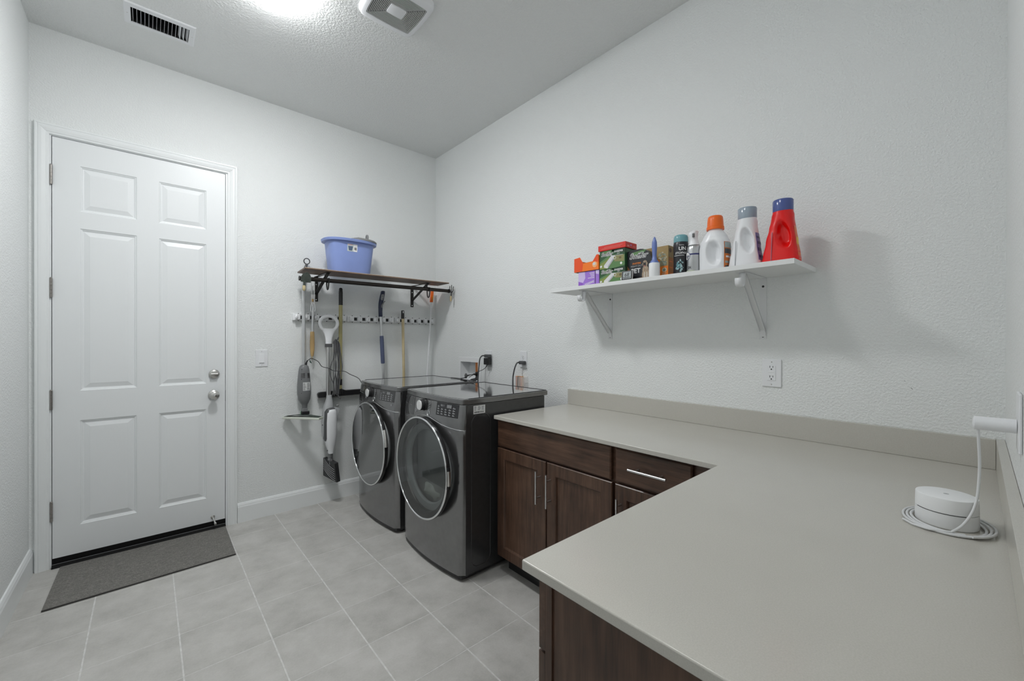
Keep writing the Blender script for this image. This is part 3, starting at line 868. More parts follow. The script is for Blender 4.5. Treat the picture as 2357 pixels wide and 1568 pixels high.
    # grip on the right of the ring
    def arc(r, x, a0, a1, n=14): return [(x, yc-r*math.cos(a0+(a1-a0)*i/n), ZC+r*math.sin(a0+(a1-a0)*i/n)) for i in range(n+1)]
    if dryer:
        mb = MB(); mb.tube(arc(0.3035, cX+0.016, math.radians(5), math.radians(27)), 0.0125, 10); mb.build('door_grip', M_NICKEL, dobj)
    else:
        mb = MB(); mb.tube(arc(0.3025, cX+0.014, math.radians(-10), math.radians(12)), 0.0120, 10); mb.build('door_grip', M_BLACK, dobj)
        mb = MB(); mb.tube(arc(0.3045, cX+0.015, math.radians(-6.5), math.radians(8.5)), 0.0118, 10); mb.build('door_grip', M_NICKEL, dobj)
    # inside: gasket and drum
    mb = MB(); gx = xs-BUL+0.008
    mb.lathe([(0.2605,gx),(0.2605,gx+0.02),(0.225,gx+0.03),(0.218,gx+0.018),(0.225,gx+0.006),(0.245,gx+0.001)], (0,yc,ZC), 'X', 64, closed=True); mb.build('door_gasket', plain('gasket_grey', (0.50,0.52,0.52,1), 0.5), root)
    mb = MB(); mb.lathe([(0.226,gx+0.032),(0.255,gx+0.05),(0.258,gx+0.42),(0.10,gx+0.47),(0.0001,gx+0.47)], (0,yc,ZC), 'X', 64); mb.build('drum', M_STEEL, root)
    if not dryer:
        bm2 = MB(); n, m = 28, 18; rg = []
        random.seed(3)
        ph = [random.random()*6 for _ in range(8)]
        for i in range(m+1):
            t = min(max(PI*i/m, 0.03), PI-0.03); ring = []
            for k in range(n):
                a = 2*PI*k/n
                q = 1+0.10*math.sin(5*a+ph[0]+3*t)+0.08*math.sin(7*t+ph[1]+2*a)+0.06*math.sin(9*a+ph[2]-5*t)
                ring.append(Vector((gx+0.155+0.135*q*math.sin(t)*math.cos(a), yc-0.03+0.17*q*math.sin(t)*math.sin(a), ZC-0.105-0.115*q*math.cos(t)+0.05*math.cos(a))))
            rg.append(ring)
        bm2.ring_loft(rg)
        tag(bm2.build('laundry_load', plain('pale_towel', (0.66,0.68,0.62,1), 0.9, var=0.15, vscale=25, bmp=0.6, bscale=180)), 'crumpled pale towels inside the washing machine drum', 'laundry')
    # controls
    ky, kz = yc+0.0305, 0.9505
    def surf(y, z, o=0.0): return Vector((fx(y,z)-o, y, z))
    kx0 = fx(ky,kz)
    mb = MB(); mb.lathe([(0.0001,0.001),(0.0370,0.001),(0.0365,-0.006),(0.0325,-0.009),(0.0325,-0.030),(0.0300,-0.0335)], (kx0,ky,kz), 'X', 48); kb = mb.build('cycle_knob', M_BLACK, root)
    mb = MB(); mb.lathe([(0.0303,-0.0330),(0.0300,-0.0360),(0.0285,-0.0375),(0.0001,-0.0378)], (kx0,ky,kz), 'X', 48); mb.build('knob_face', plain('knob_silver', (0.80,0.80,0.80,1), 0.42, 0.55), kb)
    for by, bz, r in ((yc-0.030, 0.9065, 0.0125), (yc+0.126, 0.909, 0.0110)):
        p = [surf(by+r*math.cos(2*PI*i/28)*1.0, bz+r*1.25*math.sin(2*PI*i/28), 0.0008) for i in range(28)]
        mb = MB(); mb.tube(p, 0.0013, 6, closed=True); mb.build('button_ring', M_CHROME, cp)
    mb = MB(); mb.add(*patch(yc-0.110, yc-0.304, 0.9085, 0.993-0.0095, 0.0012, 10, 4)); ds = mb.build('display', M_PANELBLACK if not dryer else plain('dryer_display', (0.045,0.045,0.047,1), 0.3), cp)
    on = lambda q: Vector((fx(q.y, q.z)-0.0020, q.y, q.z))
    mb = MB(); U_, V_ = (0,-1,0), (0,0,1)
    put_text(mb, '18:11', (0, yc-0.147, 0.9620), U_, V_, 0.017, fn=on)
    put_text(mb, '888', (0, yc-0.206, 0.9575), U_, V_, 0.027, fn=on)
    random.seed(11)
    for r in range(4):
        for c in range(5):
            yy = yc-0.122-c*0.034; zz = 0.917+r*0.0135
            if r == 3 and c in (1,2,3): continue
            wl = 0.014+0.008*random.random()
            mb.add([on(Vector((0,yy,zz))), on(Vector((0,yy-wl,zz))), on(Vector((0,yy-wl,zz+0.0032))), on(Vector((0,yy,zz+0.0032)))], [(0,1,2,3)])
            mb.add([on(Vector((0,yy-0.004,zz+0.006))), on(Vector((0,yy-0.009,zz+0.006))), on(Vector((0,yy-0.009,zz+0.008))), on(Vector((0,yy-0.004,zz+0.008)))], [(0,1,2,3)])
    mb.build('display_print', M_PRINTGREY, ds, smooth=False)
    mb = MB()
    for sgn, y_off in ((1, 0.047), (-1, -0.047)):
        for r in range(7):
            zz = 0.918+r*0.0095; sh = 0.012*math.cos((r-3)/3.6*1.2)
            ya = ky+y_off+sgn*sh*0.4; wl = 0.020+0.006*random.random()
            mb.add([on(Vector((0,ya,zz))), on(Vector((0,ya+sgn*wl,zz))), on(Vector((0,ya+sgn*wl,zz+0.0030))), on(Vector((0,ya,zz+0.0030)))], [(0,1,2,3)])
    put_text(mb, 'LG', (0, yc+0.332, 0.966), U_, V_, 0.014, fn=on)
    if dryer: put_text(mb, '10', (0, yc-0.268, 0.884), U_, V_, 0.017, fn=on)
    mb.build('panel_print', M_PRINTGREY, cp, smooth=False)
    # detergent drawer front / glossy left field
    def arcy(z): return yc+0.235+0.035*(1-((z-0.925)/0.062)**2)
    mb = MB(); v = []; f = []; ny, nz = 6, 12
    for j in range(nz+1):
        z = 0.862+(0.982-0.862)*j/nz
        for i in range(ny+1):
            y = (y1-0.012)+(arcy(z)-(y1-0.012))*i/ny; v.append((fx(y,z)-0.0014, y, z))
    for j in range(nz):
        for i in range(ny):
            k = j*(ny+1)+i; f.append((k,k+1,k+ny+2,k+ny+1))
    mb.add(v, f); dd = mb.build('drawer_grip', M_PANELBLACK, cp)
    mb = MB(); mb.tube([surf(yc+0.163, 0.872+0.11*i/8, 0.0002) for i in range(9)], 0.0011, 5); mb.build('drawer_seam', M_BLACK, cp)
    mb = MB(); mb.tube([surf(y1-0.02-(0.13)*i/8, 0.931-0.004*i/8, 0.0018) for i in range(9)], 0.0013, 5); mb.build('drawer_trim', M_CHROME, cp)
    if not dryer:
        ys = yc-HW-0.0009
        st = MB(); st.box((-0.789, ys-0.0006, 0.929), (-0.706, ys+0.0002, 0.976)); so = st.build('rating_sticker', M_WHITETXT, root)
        st = MB(); yy = ys-0.0009
        x = -0.783; random.seed(5)
        while x < -0.715:
            wl = random.choice((0.001,0.0016,0.0026)); st.add([(x,yy,0.934),(x+wl,yy,0.934),(x+wl,yy,0.943),(x,yy,0.943)], [(0,1,2,3)]); x += wl+random.choice((0.0009,0.0015))
        for r in range(4):
            for c in range(3):
                xa = -0.784+c*0.026; wl = 0.012+0.010*random.random(); zz = 0.950+r*0.006
                st.add([(xa,yy,zz),(xa+wl,yy,zz),(xa+wl,yy,zz+0.0022),(xa,yy,zz+0.0022)], [(0,1,2,3)])
        st.build('sticker_print', M_BLACKTXT, so, smooth=False)
    return root
appliance('clothes_dryer', 'graphite front-loading dryer with dark mirrored door, nearer the corner', 'dryer', -0.6065, -0.876, True)
appliance('washing_machine', 'graphite front-loading washing machine with towels behind its clear door, beside the counter', 'washing machine', -1.3785, -0.866, False)

# ================================================================== LAUNDRY SUPPLY BOX AND CORDS
lb = thing('laundry_supply_box', (0, (LBY0+LBY1)/2, LBZ0), 'white recessed wall box with copper pipes behind the dryer', 'utility box')
mb = MB()
oo = [(-0.760,0.955-0.03),(-0.414,0.955-0.03),(-0.414,1.189),(-0.760,1.189)]
ii = [(LBY0+0.003,LBZ0+0.003),(LBY1-0.003,LBZ0+0.003),(LBY1-0.003,LBZ1-0.003),(LBY0+0.003,LBZ1-0.003)]
R = lambda pts, x: [Vector((x,a,b)) for a,b in pts]
mb.ring_loft([R(oo,-0.0003), R(oo,-0.005), R(ii,-0.005), R(ii,0.0955), ], cap0=False, cap1=True)
mb.build('box_liner', M_WHITEMATTE, lb, smooth=False)
for y, x in ((-0.628,0.045),(-0.665,0.035)):
    mb = MB(); mb.tube([(x,y,1.147),(x,y,1.06)], 0.011, 14); p = mb.build('copper_pipe', M_COPPER, lb)
    mb = MB(); mb.tube([(x,y,1.058),(x,y,1.02)], [0.013,0.010], 12); mb.tube([(x-0.005,y,1.04),(x-0.035,y,1.04)], 0.007, 10); mb.build('valve', M_BLACKMETAL, p)
    mb = MB(); mb.tube(smooth_path([(x,y,1.02),(x-0.02,y-0.01,1.0),(x-0.09,y-0.03,0.99),(x-0.13,y-0.05,0.94),(x-0.135,y-0.05,0.7)]), 0.009, 10); mb.build('supply_hose', M_RUBBER, lb)

pc = thing('dryer_cord', (-0.03,-0.88,1.21), 'grey dryer cord plugged into the outlet by the utility box', 'cord')
mb = MB(); mb.box((-0.045,-0.912,1.199), (-0.0088,-0.850,1.226)); mb.build('plug', M_DARKGREY, pc, bevel=0.006)
mb = MB(); mb.tube(smooth_path([(-0.036,-0.853,1.213),(-0.058,-0.845,1.214),(-0.078,-0.840,1.19),(-0.082,-0.833,1.134),(-0.084,-0.828,1.078),(-0.084,-0.820,0.999),(-0.084,-0.815,0.80)]), 0.0055, 10); mb.build('cable', M_DARKGREY, pc)
pc = thing('power_adapter', (-0.03,-0.88,1.14), 'small black plug-in adapter hanging under a grey plug', 'adapter')
mb = MB(); mb.box((-0.047,-0.912,1.140), (-0.0088,-0.848,1.1955)); mb.build('adapter_body', M_BLACK, pc, bevel=0.004)
mb = MB(); mb.tube(smooth_path([(-0.036,-0.884,1.141),(-0.045,-0.879,1.120),(-0.060,-0.856,1.097),(-0.090,-0.825,1.079),(-0.110,-0.810,1.062),(-0.125,-0.78,1.043),(-0.14,-0.77,1.032)]), [0.004]*6+[0.0024]*31, 8); mb.build('cable', M_BLACK, pc)
mb = MB()
for k in range(5):
    o = k*0.007
    mb.tube(smooth_path([(-0.11+o*0.3,-0.80+o,1.058-o*0.2),(-0.15,-0.785+o,1.050),(-0.19+o,-0.765+o*0.6,1.029),(-0.21+o,-0.745+o,1.0235)]), 0.0030, 7)
mb.build('cable_bundle', M_BLACK, pc)
mb = MB(); mb.tube(smooth_path([(-0.20,-0.745,1.0235),(-0.19,-0.70,1.0225),(-0.20,-0.64,1.0225),(-0.21,-0.60,1.0222)]), 0.0022, 7); mb.build('cable_end', M_BLACK, pc)
gp = MB(); gp.ball((-0.150,-0.740,1.0435), (0.012,0.013,0.0225), 16, 10)
tag(gp.build('grey_plug_head', M_DARKGREY, origin=(-0.15,-0.74,1.021)), 'rounded grey plug standing among cables on the dryer lid', 'plug')
pc = thing('washer_cord', (-0.03,-1.30,1.17), 'grey washing machine cord curving from its outlet', 'cord')
mb = MB(); mb.box((-0.042,-1.330,1.162), (-0.0088,-1.278,1.188)); mb.build('plug', M_DARKGREY, pc, bevel=0.006)
mb = MB(); mb.tube(smooth_path([(-0.034,-1.282,1.175),(-0.058,-1.280,1.172),(-0.072,-1.272,1.138),(-0.077,-1.260,1.086),(-0.078,-1.256,1.046),(-0.080,-1.258,1.0),(-0.08,-1.26,0.8)]), 0.0055, 10); mb.build('cable', M_DARKGREY, pc)
# clear wall pocket with striped sticks
def clear_mat():
    m, nt, b = new_mat('clear_plastic')
    b.inputs['Base Color'].default_value = (0.85,0.86,0.87,1); b.inputs['Roughness'].default_value = 0.15
    t = nt.nodes.new('ShaderNodeBsdfTransparent'); mx = nt.nodes.new('ShaderNodeMixShader'); mx.inputs[0].default_value = 0.75
    nt.links.new(b.outputs[0], mx.inputs[1]); nt.links.new(t.outputs[0], mx.inputs[2]); nt.links.new(mx.outputs[0], nt.nodes['Material Output'].inputs[0])
    return m
M_CLEAR = clear_mat()
wp = thing('wall_pocket', (-0.02,-1.29,0.93), 'small clear pocket with orange striped slips on the wall', 'holder')
mb = MB(); mb.box((-0.0345,-1.345,0.930), (-0.0335,-1.232,1.066)); mb.box((-0.0335,-1.345,0.930), (-0.0005,-1.344,1.066)); mb.box((-0.0335,-1.233,0.930), (-0.0005,-1.232,1.066)); mb.box((-0.0345,-1.345,0.928), (-0.0005,-1.232,0.930)); mb.build('pocket', M_CLEAR, wp, smooth=False)
for y, mt in ((-1.243, M_ORANGE), (-1.266, M_GREYPLASTIC), (-1.298, M_ORANGE)):
    mb = MB(); mb.box((-0.030,y-0.0060,0.934), (-0.012,y+0.0060,1.070)); s = mb.build('paper_slip', plain('kraft_edge', (0.62,0.36,0.16,1), 0.7), wp)
    mb = MB(); mb.box((-0.0310,y-0.002,0.935), (-0.0302,y+0.002,1.070)); mb.build('slip_stripe', mt, s)

# ================================================================== WOODEN SHELF ON THE BACK WALL
ZU = 1.862
sh = thing('wooden_shelf', (-0.70, -0.20, ZU), 'thin dark wooden shelf on black iron brackets with a hanging rod', 'shelf')
BC = [(-1.294,-0.107),(-1.311,-0.374),(-0.093,-0.389),(-0.084,-0.175)]
mb = MB(); mb.prism(BC, 'XY', ZU+0.0003, ZU+0.0105); mb.build('shelf_board', M_WALNUT, sh, smooth=False)
mb = MB(); ea, eb = Vector((BC[1][0],BC[1][1],0)), Vector((BC[2][0],BC[2][1],0)); off = Vector((0,-0.0006,0))
mb.add([ea+off+Vector((0,0,ZU+0.0062)), eb+off+Vector((0,0,ZU+0.0062)), eb+off+Vector((0,0,ZU+0.0106)), ea+off+Vector((0,0,ZU+0.0106))], [(0,1,2,3)]); mb.build('ply_edge', M_PLYEDGE, sh, smooth=False)
RODL, RODR = Vector((-1.337,-0.335,1.794)), Vector((-0.061,-0.335,1.802))
for bx, pw in ((-1.128, 0.030), (-0.262, 0.030)):
    h = pw/2; mb = MB()
    mb.box((bx-h, -0.0042, 1.660), (bx+h, -0.0006, ZU-0.0002))
    mb.box((bx-h, -0.315, ZU-0.0042), (bx+h, -0.0006, ZU-0.0004))
    a, b = Vector((bx,-0.006,1.722)), Vector((bx,-0.300,ZU-0.006)); d = (b-a).normalized(); nr = Vector((0,-d.z,d.y)) if True else None
    q = nr*0.002
    mb.add([a-q+Vector((-h*0.85,0,0)), a-q+Vector((h*0.85,0,0)), a+q+Vector((h*0.85,0,0)), a+q+Vector((-h*0.85,0,0)), b-q+Vector((-h*0.85,0,0)), b-q+Vector((h*0.85,0,0)), b+q+Vector((h*0.85,0,0)), b+q+Vector((-h*0.85,0,0))],
           [(0,3,2,1),(4,5,6,7),(0,1,5,4),(1,2,6,5),(2,3,7,6),(3,0,4,7)])
    br = mb.build('shelf_bracket', M_BLACKMETAL, sh, smooth=False)
    mb = MB(); hx = bx-0.012
    mb.tube(smooth_path([(hx,-0.310,ZU-0.005),(hx,-0.306,1.825),(hx,-0.307,1.795),(hx,-0.314,1.742),(hx,-0.330,1.728),(hx,-0.347,1.742),(hx,-0.360,1.795),(hx,-0.362,1.812)]), 0.0052, 8, flat=(1.0,1.0)); mb.build('rod_hook', M_BLACKMETAL, br)
    mb = MB(); rc = RODL.lerp(RODR, (hx-RODL.x)/(RODR.x-RODL.x)); mb.tube([rc-Vector((0.012,0,0)), rc+Vector((0.012,0,0))], 0.0185, 20); mb.build('rod_collar', M_BLACKMETAL, br)
    for z in (1.675, 1.800):
        mb = MB(); mb.lathe([(0.0001,-0.0041),(0.0058,-0.0041),(0.0045,-0.0065),(0.0001,-0.0075)], (bx,0,z), 'Y', 12); mb.build('screw', M_CHROME, br)
mb = MB(); mb.tube([RODL, RODR], 0.0155, 24); rod = mb.build('hanging_rod', M_BRONZE, sh)
mb = MB(); mb.tube([RODR-Vector((0.006,0,0)), RODR+Vector((0.008,0,0))], 0.0185, 20); mb.tube([RODL-Vector((0.004,0,0)), RODL+Vector((0.004,0,0))], 0.0175, 20); mb.build('rod_end_cap', M_BLACKMETAL, rod)

# bucket on the shelf
def sup(cx, cy, z, a, b, e=3.2, n=64, rot=0.0):
    out = []
    for k in range(n):
        t = 2*PI*k/n; c, s = math.cos(t), math.sin(t)
        out.append(Vector((cx+a*math.copysign(abs(c)**(2/e), c), cy+b*math.copysign(abs(s)**(2/e), s), z)))
    return out
BX, BY, B0 = -0.945, -0.243, ZU+0.0108
bk = thing('mop_bucket', (BX,BY,B0), 'periwinkle blue plastic mop bucket with a grey wringer', 'bucket')
def BO(z, a, b, e=3.4): return sup(BX, BY, B0+z, a, b, e)
mb = MB(); mb.ring_loft([BO(0,0.148,0.096), BO(0.004,0.154,0.101), BO(0.235,0.177,0.122,3.6), BO(0.2352,0.179,0.124,3.6), BO(0.240,0.204,0.146,2.7), BO(0.256,0.209,0.150,2.6), BO(0.2585,0.207,0.148,2.6), BO(0.258,0.184,0.130,3.0), BO(0.235,0.174,0.119,3.6), BO(0.006,0.150,0.097)])
mb.build('bucket_body', M_BLUE_BUCKET, bk, angle=30)
mb = MB(); n = 40
def half(z, a, b, x0=0.0):
    p = []
    for k in range(n+1):
        t = -PI/2+PI*k/n; c, s = math.cos(t), math.sin(t)
        p.append(Vector((BX+0.02+x0+(a-0.02)*abs(c)**(2/2.7), BY+b*math.copysign(abs(s)**(2/2.7), s), B0+z)))
    p += [Vector((BX-0.01, BY+b*0.6, B0+z)), Vector((BX-0.01, BY-b*0.6, B0+z))]
    return p
mb.ring_loft([half(0.2588,0.206,0.147), half(0.268,0.207,0.148), half(0.277,0.198,0.140), half(0.279,0.17,0.12)]); wr = mb.build('wringer', M_GREYPLASTIC, bk, angle=50)
mb = MB(); tx, ty = BX+0.165, BY+0.055
mb.tube(smooth_path([(tx,ty-0.012,B0+0.272),(tx+0.002,ty-0.012,B0+0.335),(tx+0.002,ty,B0+0.352),(tx+0.002,ty+0.012,B0+0.335),(tx,ty+0.012,B0+0.272)]), 0.0085, 10); mb.build('wringer_handle', M_GREYPLASTIC, wr)
def bfront(x, z):   # front face of the bucket
    f = (z-B0)/0.235; b = 0.101+(0.122-0.101)*f; a = 0.154+0.023*f
    return BY-b*(1-abs((x-BX)/a)**3.5)**(1/3.5)
def bpt(x, z, o): return Vector((x, bfront(x,z)-o, z))
lx0, lx1, lz0, lz1 = -1.003, -0.926, 2.037, 2.094
def bquad(mb, xa, xb, za, zb_, o, mi):
    m = 6; v = []; f = []
    for i in range(m+1):
        x = xa+(xb-xa)*i/m; v += [bpt(x,za,o), bpt(x,zb_,o)]
    for i in range(m): f.append((2*i,2*i+2,2*i+3,2*i+1))
    mb.add(v, f, mi)
mb = MB(); bquad(mb, lx0, lx1, lz0, lz1, 0.0008, 0); bquad(mb, lx0, lx0+0.047, lz0, lz1, 0.0012, 1)
mb.add([bpt(x,z,0.0016) for x,z in ((lx0+0.012,lz0+0.006),(lx0+0.036,lz0+0.006),(lx0+0.043,lz0+0.040),(lx0+0.005,lz0+0.040))], [(0,1,2,3)], 2)
bquad(mb, lx0+0.004, lx0+0.040, lz1-0.011, lz1-0.004, 0.0016, 3)
random.seed(2); x = lx0+0.053
while x < lx1-0.006:
    wl = random.choice((0.0008,0.0014,0.002)); bquad(mb, x, x+wl, lz0+0.012, lz0+0.034, 0.0016, 4); x += wl+0.0012
mb.build('bucket_label', [M_WHITETXT, plain('label_pale', (0.55,0.62,0.60,1), 0.5), plain('label_slate', (0.08,0.12,0.20,1), 0.5), plain('label_pink', (0.70,0.42,0.45,1), 0.5), M_BLACKTXT], bk, smooth=False)

# ================================================================== BROOM HOLDERS
def broom_holder(x0, x1, label, slots):
    xm = (x0+x1)/2
    r = thing('broom_holder', (xm,0,1.526), label, 'tool holder', 'wall tool holders')
    mb = MB(); mb.box((x0,-0.018,1.499), (x1,-0.0006,1.553)); mb.build('holder_back', M_WHITEMATTE, r, bevel=0.003)
    edges = [x0+0.002]+[(a+b)/2 for a, b in zip(slots[:-1], slots[1:])]+[x1-0.002]
    cent = [slots[0]-0.0355]+[(a+b)/2 for a, b in zip(slots[:-1], slots[1:])]+[slots[-1]+0.0355]
    for c in cent:
        c = min(max(c, x0+0.019), x1-0.019)
        mb = MB(); mb.box((c-0.0175,-0.046,1.504), (c+0.0175,-0.017,1.548)); bl = mb.build('grip_block', M_WHITEMATTE, r, bevel=0.006)
        mb = MB(); mb.ball((c-0.012,-0.046,1.526), (0.012,0.010,0.017), 14, 8); mb.build('roller', M_WHITE, bl)
        mb = MB(); mb.tube([(c+0.006,-0.020,1.553),(c+0.006,-0.032,1.5555),(c+0.006,-0.036,1.553)], 0.0022, 6); mb.tube([(c+0.006,-0.020,1.499),(c+0.006,-0.033,1.4965),(c+0.006,-0.037,1.500)], 0.0022, 6); mb.build('hook_tip', M_BLACK, bl)
    for s in slots:
        mb = MB(); mb.box((s-0.011,-0.0215,1.513), (s+0.014,-0.0175,1.539)); mb.build('slot_pad', M_BLACK, r)
    return r
SP = 0.0717
broom_holder(-1.3065, -0.885, 'leftmost white tool holder strip on the wall, carrying the steam mop', [-1.238+SP*k for k in range(5)])
broom_holder(-0.8815, -0.4495, 'middle white tool holder strip on the wall, gripping the blue-handled mop', [-0.813+0.072*k for k in range(5)])
broom_holder(-0.4460, -0.0185, 'rightmost white tool holder strip on the wall, next to the corner', [-0.385+0.072*k for k in range(5)])

PY_ = -0.058
# --- grey floor sweeper: pole, motor body, flat head, cord
vc = thing('stick_floor_cleaner', (-1.238,-0.07,0.73), 'grey upright floor cleaner with flat pad head hanging on the wall', 'floor cleaner')
mb = MB(); mb.tube([(-1.2385,PY_,1.845),(-1.2365,PY_-0.004,1.14)], 0.0128, 18); mb.build('pole', M_ALU, vc)
mb = MB(); mb.tube(smooth_path([(-1.238,PY_,1.83),(-1.228,-0.056,1.885),(-1.219,-0.053,1.925),(-1.214,-0.052,1.948)]), [0.0135]*7+[0.0125]*6+[0.0095]*6, 12)
mb.tube([(-1.212+0.0215*math.sin(2*PI*k/28),-0.052,1.9725+0.0225*math.cos(2*PI*k/28)) for k in range(28)], 0.0042, 10, closed=True); mb.build('hanging_handle', M_DARKGREY, vc)
mb = MB(); ctr = -1.2375
mb.ring_loft([sup(ctr+dx, -0.073, z, a, b, 2.4, 28) for z, a, b, dx in ((1.150,0.010,0.010,0),(1.146,0.022,0.020,0),(1.135,0.032,0.028,0),(1.10,0.039,0.034,0),(1.04,0.0445,0.038,0),(0.975,0.0495,0.040,0),(0.92,0.0495,0.040,0.001),(0.875,0.043,0.037,0.002),(0.848,0.030,0.028,0.003),(0.832,0.021,0.020,0.004),(0.800,0.0195,0.019,0.004),(0.790,0.018,0.018,0.004))])
vb = mb.build('motor_body', plain('mid_grey_plastic', (0.16,0.165,0.17,1), 0.35), vc, angle=60)
def vfront(x, z, o=0.0):
    t = (x-ctr)/0.0495; return Vector((x, -0.073-0.0395*(max(0,1-abs(t)**2.4))**(1/2.4)-o, z))
for k in range(6):
    zz = 1.082-k*0.0068
    for xa, xb in ((-1.268,-1.240),(-1.222,-1.204)):
        mb = MB(); mb.tube([vfront(xa+(xb-xa)*i/5, zz, -0.0022) for i in range(6)], 0.0018, 6); mb.build('vent_slit', M_BLACK, vb)
for zz, xx in ((1.115,-1.262),(1.036,-1.264),(0.928,-1.264)):
    mb = MB(); mb.ball(vfront(xx, zz, -0.002), (0.0035,0.003,0.003), 8, 6); mb.build('screw_hole', M_BLACK, vb)
def vquad(mb, xa, xb, za, zb_, o, mi=0):
    m = 8; v = []; f = []
    for i in range(m+1):
        x = xa+(xb-xa)*i/m; v += [vfront(x,za,o), vfront(x,zb_,o)]
    for i in range(m): f.append((2*i,2*i+2,2*i+3,2*i+1))
    mb.add(v, f, mi)
mb = MB(); vquad(mb, -1.255, -1.200, 0.946, 1.012, 0.0012); lb_ = mb.build('rating_label', plain('label_grey', (0.62,0.63,0.63,1), 0.5), vb)
mb = MB(); random.seed(8)
for r in range(9):
    for xa, xb in ((-1.252,-1.231),(-1.226,-1.203)):
        wl = (xb-xa)*(0.6+0.4*random.random()); vquad(mb, xa, xa+wl, 0.951+r*0.0064, 0.9545+r*0.0064, 0.0017)
mb.build('label_print', plain('label_print_grey', (0.25,0.25,0.25,1), 0.5), lb_)
mb = MB(); mb.tube([(-1.2335,-0.073,0.797),(-1.2335,-0.078,0.775)], [0.021,0.021], 14); mb.box((-1.252,-0.100,0.772),(-1.215,-0.055,0.805)); mb.build('swivel_joint', M_GREYPLASTIC, vc, bevel=0.003)
HA, HB = Vector((-1.375,-0.030,0.742)), Vector((-1.172,-0.262,0.742)); ax = (HB-HA).normalized(); pz = Vector((0,0,1)); pn = ax.cross(pz)
def obox(mb, c, u, v, w, a, b, h):
    P = []
    for sw in (-1,1):
        for su, sv in ((-1,-1),(1,-1),(1,1),(-1,1)): P.append(c+u*su*a+v*sv*b+w*sw*h)
    mb.add(P, [(0,3,2,1),(4,5,6,7),(0,1,5,4),(1,2,6,5),(2,3,7,6),(3,0,4,7)])
hc = (HA+HB)/2; HL = (HB-HA).length/2
mb = MB(); hc2 = hc+pn*-0.02
obox(mb, hc+Vector((0.012,0.012,-0.002)), ax, pn, pz, HL, 0.030, 0.0085); hd = mb.build('cleaning_pad', plain('pad_cream', (0.60,0.63,0.56,1), 0.7), vc, bevel=0.004)
mb = MB(); tp = hc+Vector((0.012,0.012,0.0078))
P = []
for s, w_, z_ in ((-1,0.026,0.000),(-0.35,0.024,0.012),(0.35,0.024,0.012),(1,0.026,0.0)):
    for t in (-1,1): P.append(tp+ax*HL*0.94*s+pn*w_*t+pz*z_)
for s, w_ in ((-1,0.026),(1,0.026)):
    for t in (-1,1): P.append(tp+ax*HL*0.94*s+pn*w_*t-pz*0.002)
mb.add(P, [(0,1,3,2),(2,3,5,4),(4,5,7,6)]); mb.build('head_plate', plain('dark_green_plastic', (0.03,0.045,0.035,1), 0.45), vc, smooth=False)
mb = MB(); mb.box((-1.262,-0.115,0.757), (-1.207,-0.055,0.783)); mb.build('head_block', M_BLACK, vc, bevel=0.004)
mb = MB()
for xx in (-1.266,-1.203): mb.tube([(xx,-0.085,0.757),(xx,-0.085,0.778),(xx+0.004*(1 if xx<-1.23 else -1),-0.085,0.786)], 0.0045, 8)
mb.build('green_clip', plain('pale_green', (0.30,0.42,0.33,1), 0.5), vc)
mb = MB(); mb.tube(smooth_path([(-1.226,-0.080,1.138),(-1.224,-0.083,1.160),(-1.214,-0.085,1.182)]), [0.0085]*4+[0.0075]*4+[0.005]*5, 10); mb.build('cord_sleeve', M_BLACK, vc)
mb = MB(); mb.tube(smooth_path([(-1.216,-0.085,1.178),(-1.205,-0.085,1.188),(-1.181,-0.080,1.1955),(-1.141,-0.100,1.172),(-1.117,-0.120,1.132),(-1.073,-0.150,1.1165),(-1.041,-0.165,1.096),(-0.972,-0.200,1.0915),(-0.931,-0.220,1.066),(-0.872,-0.232,1.034),(-0.84,-0.215,1.0),(-0.80,-0.19,0.93)]), 0.0026, 8); mb.build('power_cord', M_BLACK, vc)
mb = MB()
for k in range(5): mb.tube([(-1.198,-0.083,1.187),(-1.197+0.003*k,-0.084,1.166-0.002*k)], [0.0014,0.002], 5)
mb.build('cord_tie', plain('tie_green', (0.02,0.06,0.045,1), 0.6), vc)

# --- long weeding fork with a wooden grip, hung upside down
wf = thing('long_handled_fork', (-1.166,-0.05,1.2), 'slim metal two-pronged fork with tapered tan wooden grip, hung upside down', 'garden tool')
mb = MB()
for s in (-1,1): mb.tube([(-1.1655+s*0.0115,-0.052,1.842),(-1.1655+s*0.0115,-0.052,1.72),(-1.1655+s*0.009,-0.052,1.69)], 0.0052, 8, flat=(1,0.6))
mb.build('prong', M_STEEL, wf)
mb = MB(); mb.prism([(-1.183,1.712),(-1.149,1.712),(-1.151,1.675),(-1.149,1.640),(-1.156,1.62),(-1.176,1.62),(-1.184,1.640),(-1.181,1.675)], 'XZ', -0.056, -0.048); mb.build('fork_plate', M_STEEL, wf, bevel=0.002)
mb = MB(); mb.lathe([(0.0001,0),(0.0075,0.003),(0.0075,0.022),(0.0001,0.026)], (-1.168,-0.0565,1.650), 'Z', 10); mb.build('rust_spot', M_TANWOOD, wf)
for s in (-1,1):
    mb = MB(); mb.tube(smooth_path([(-1.167+s*0.009,-0.054,1.64),(-1.167+s*0.016,-0.054,1.60),(-1.167+s*0.016,-0.054,1.578),(-1.167+s*0.010,-0.054,1.571),(-1.167+s*0.0075,-0.054,1.59)]), 0.0028, 8); mb.build('spring_wire', M_CHROME, wf)
mb = MB(); mb.tube([(-1.1665,-0.054,1.63),(-1.168,-0.054,1.52),(-1.1705,-0.054,1.405)], [0.0095,0.0105,0.0118], 14); mb.build('shaft', M_ALU, wf)
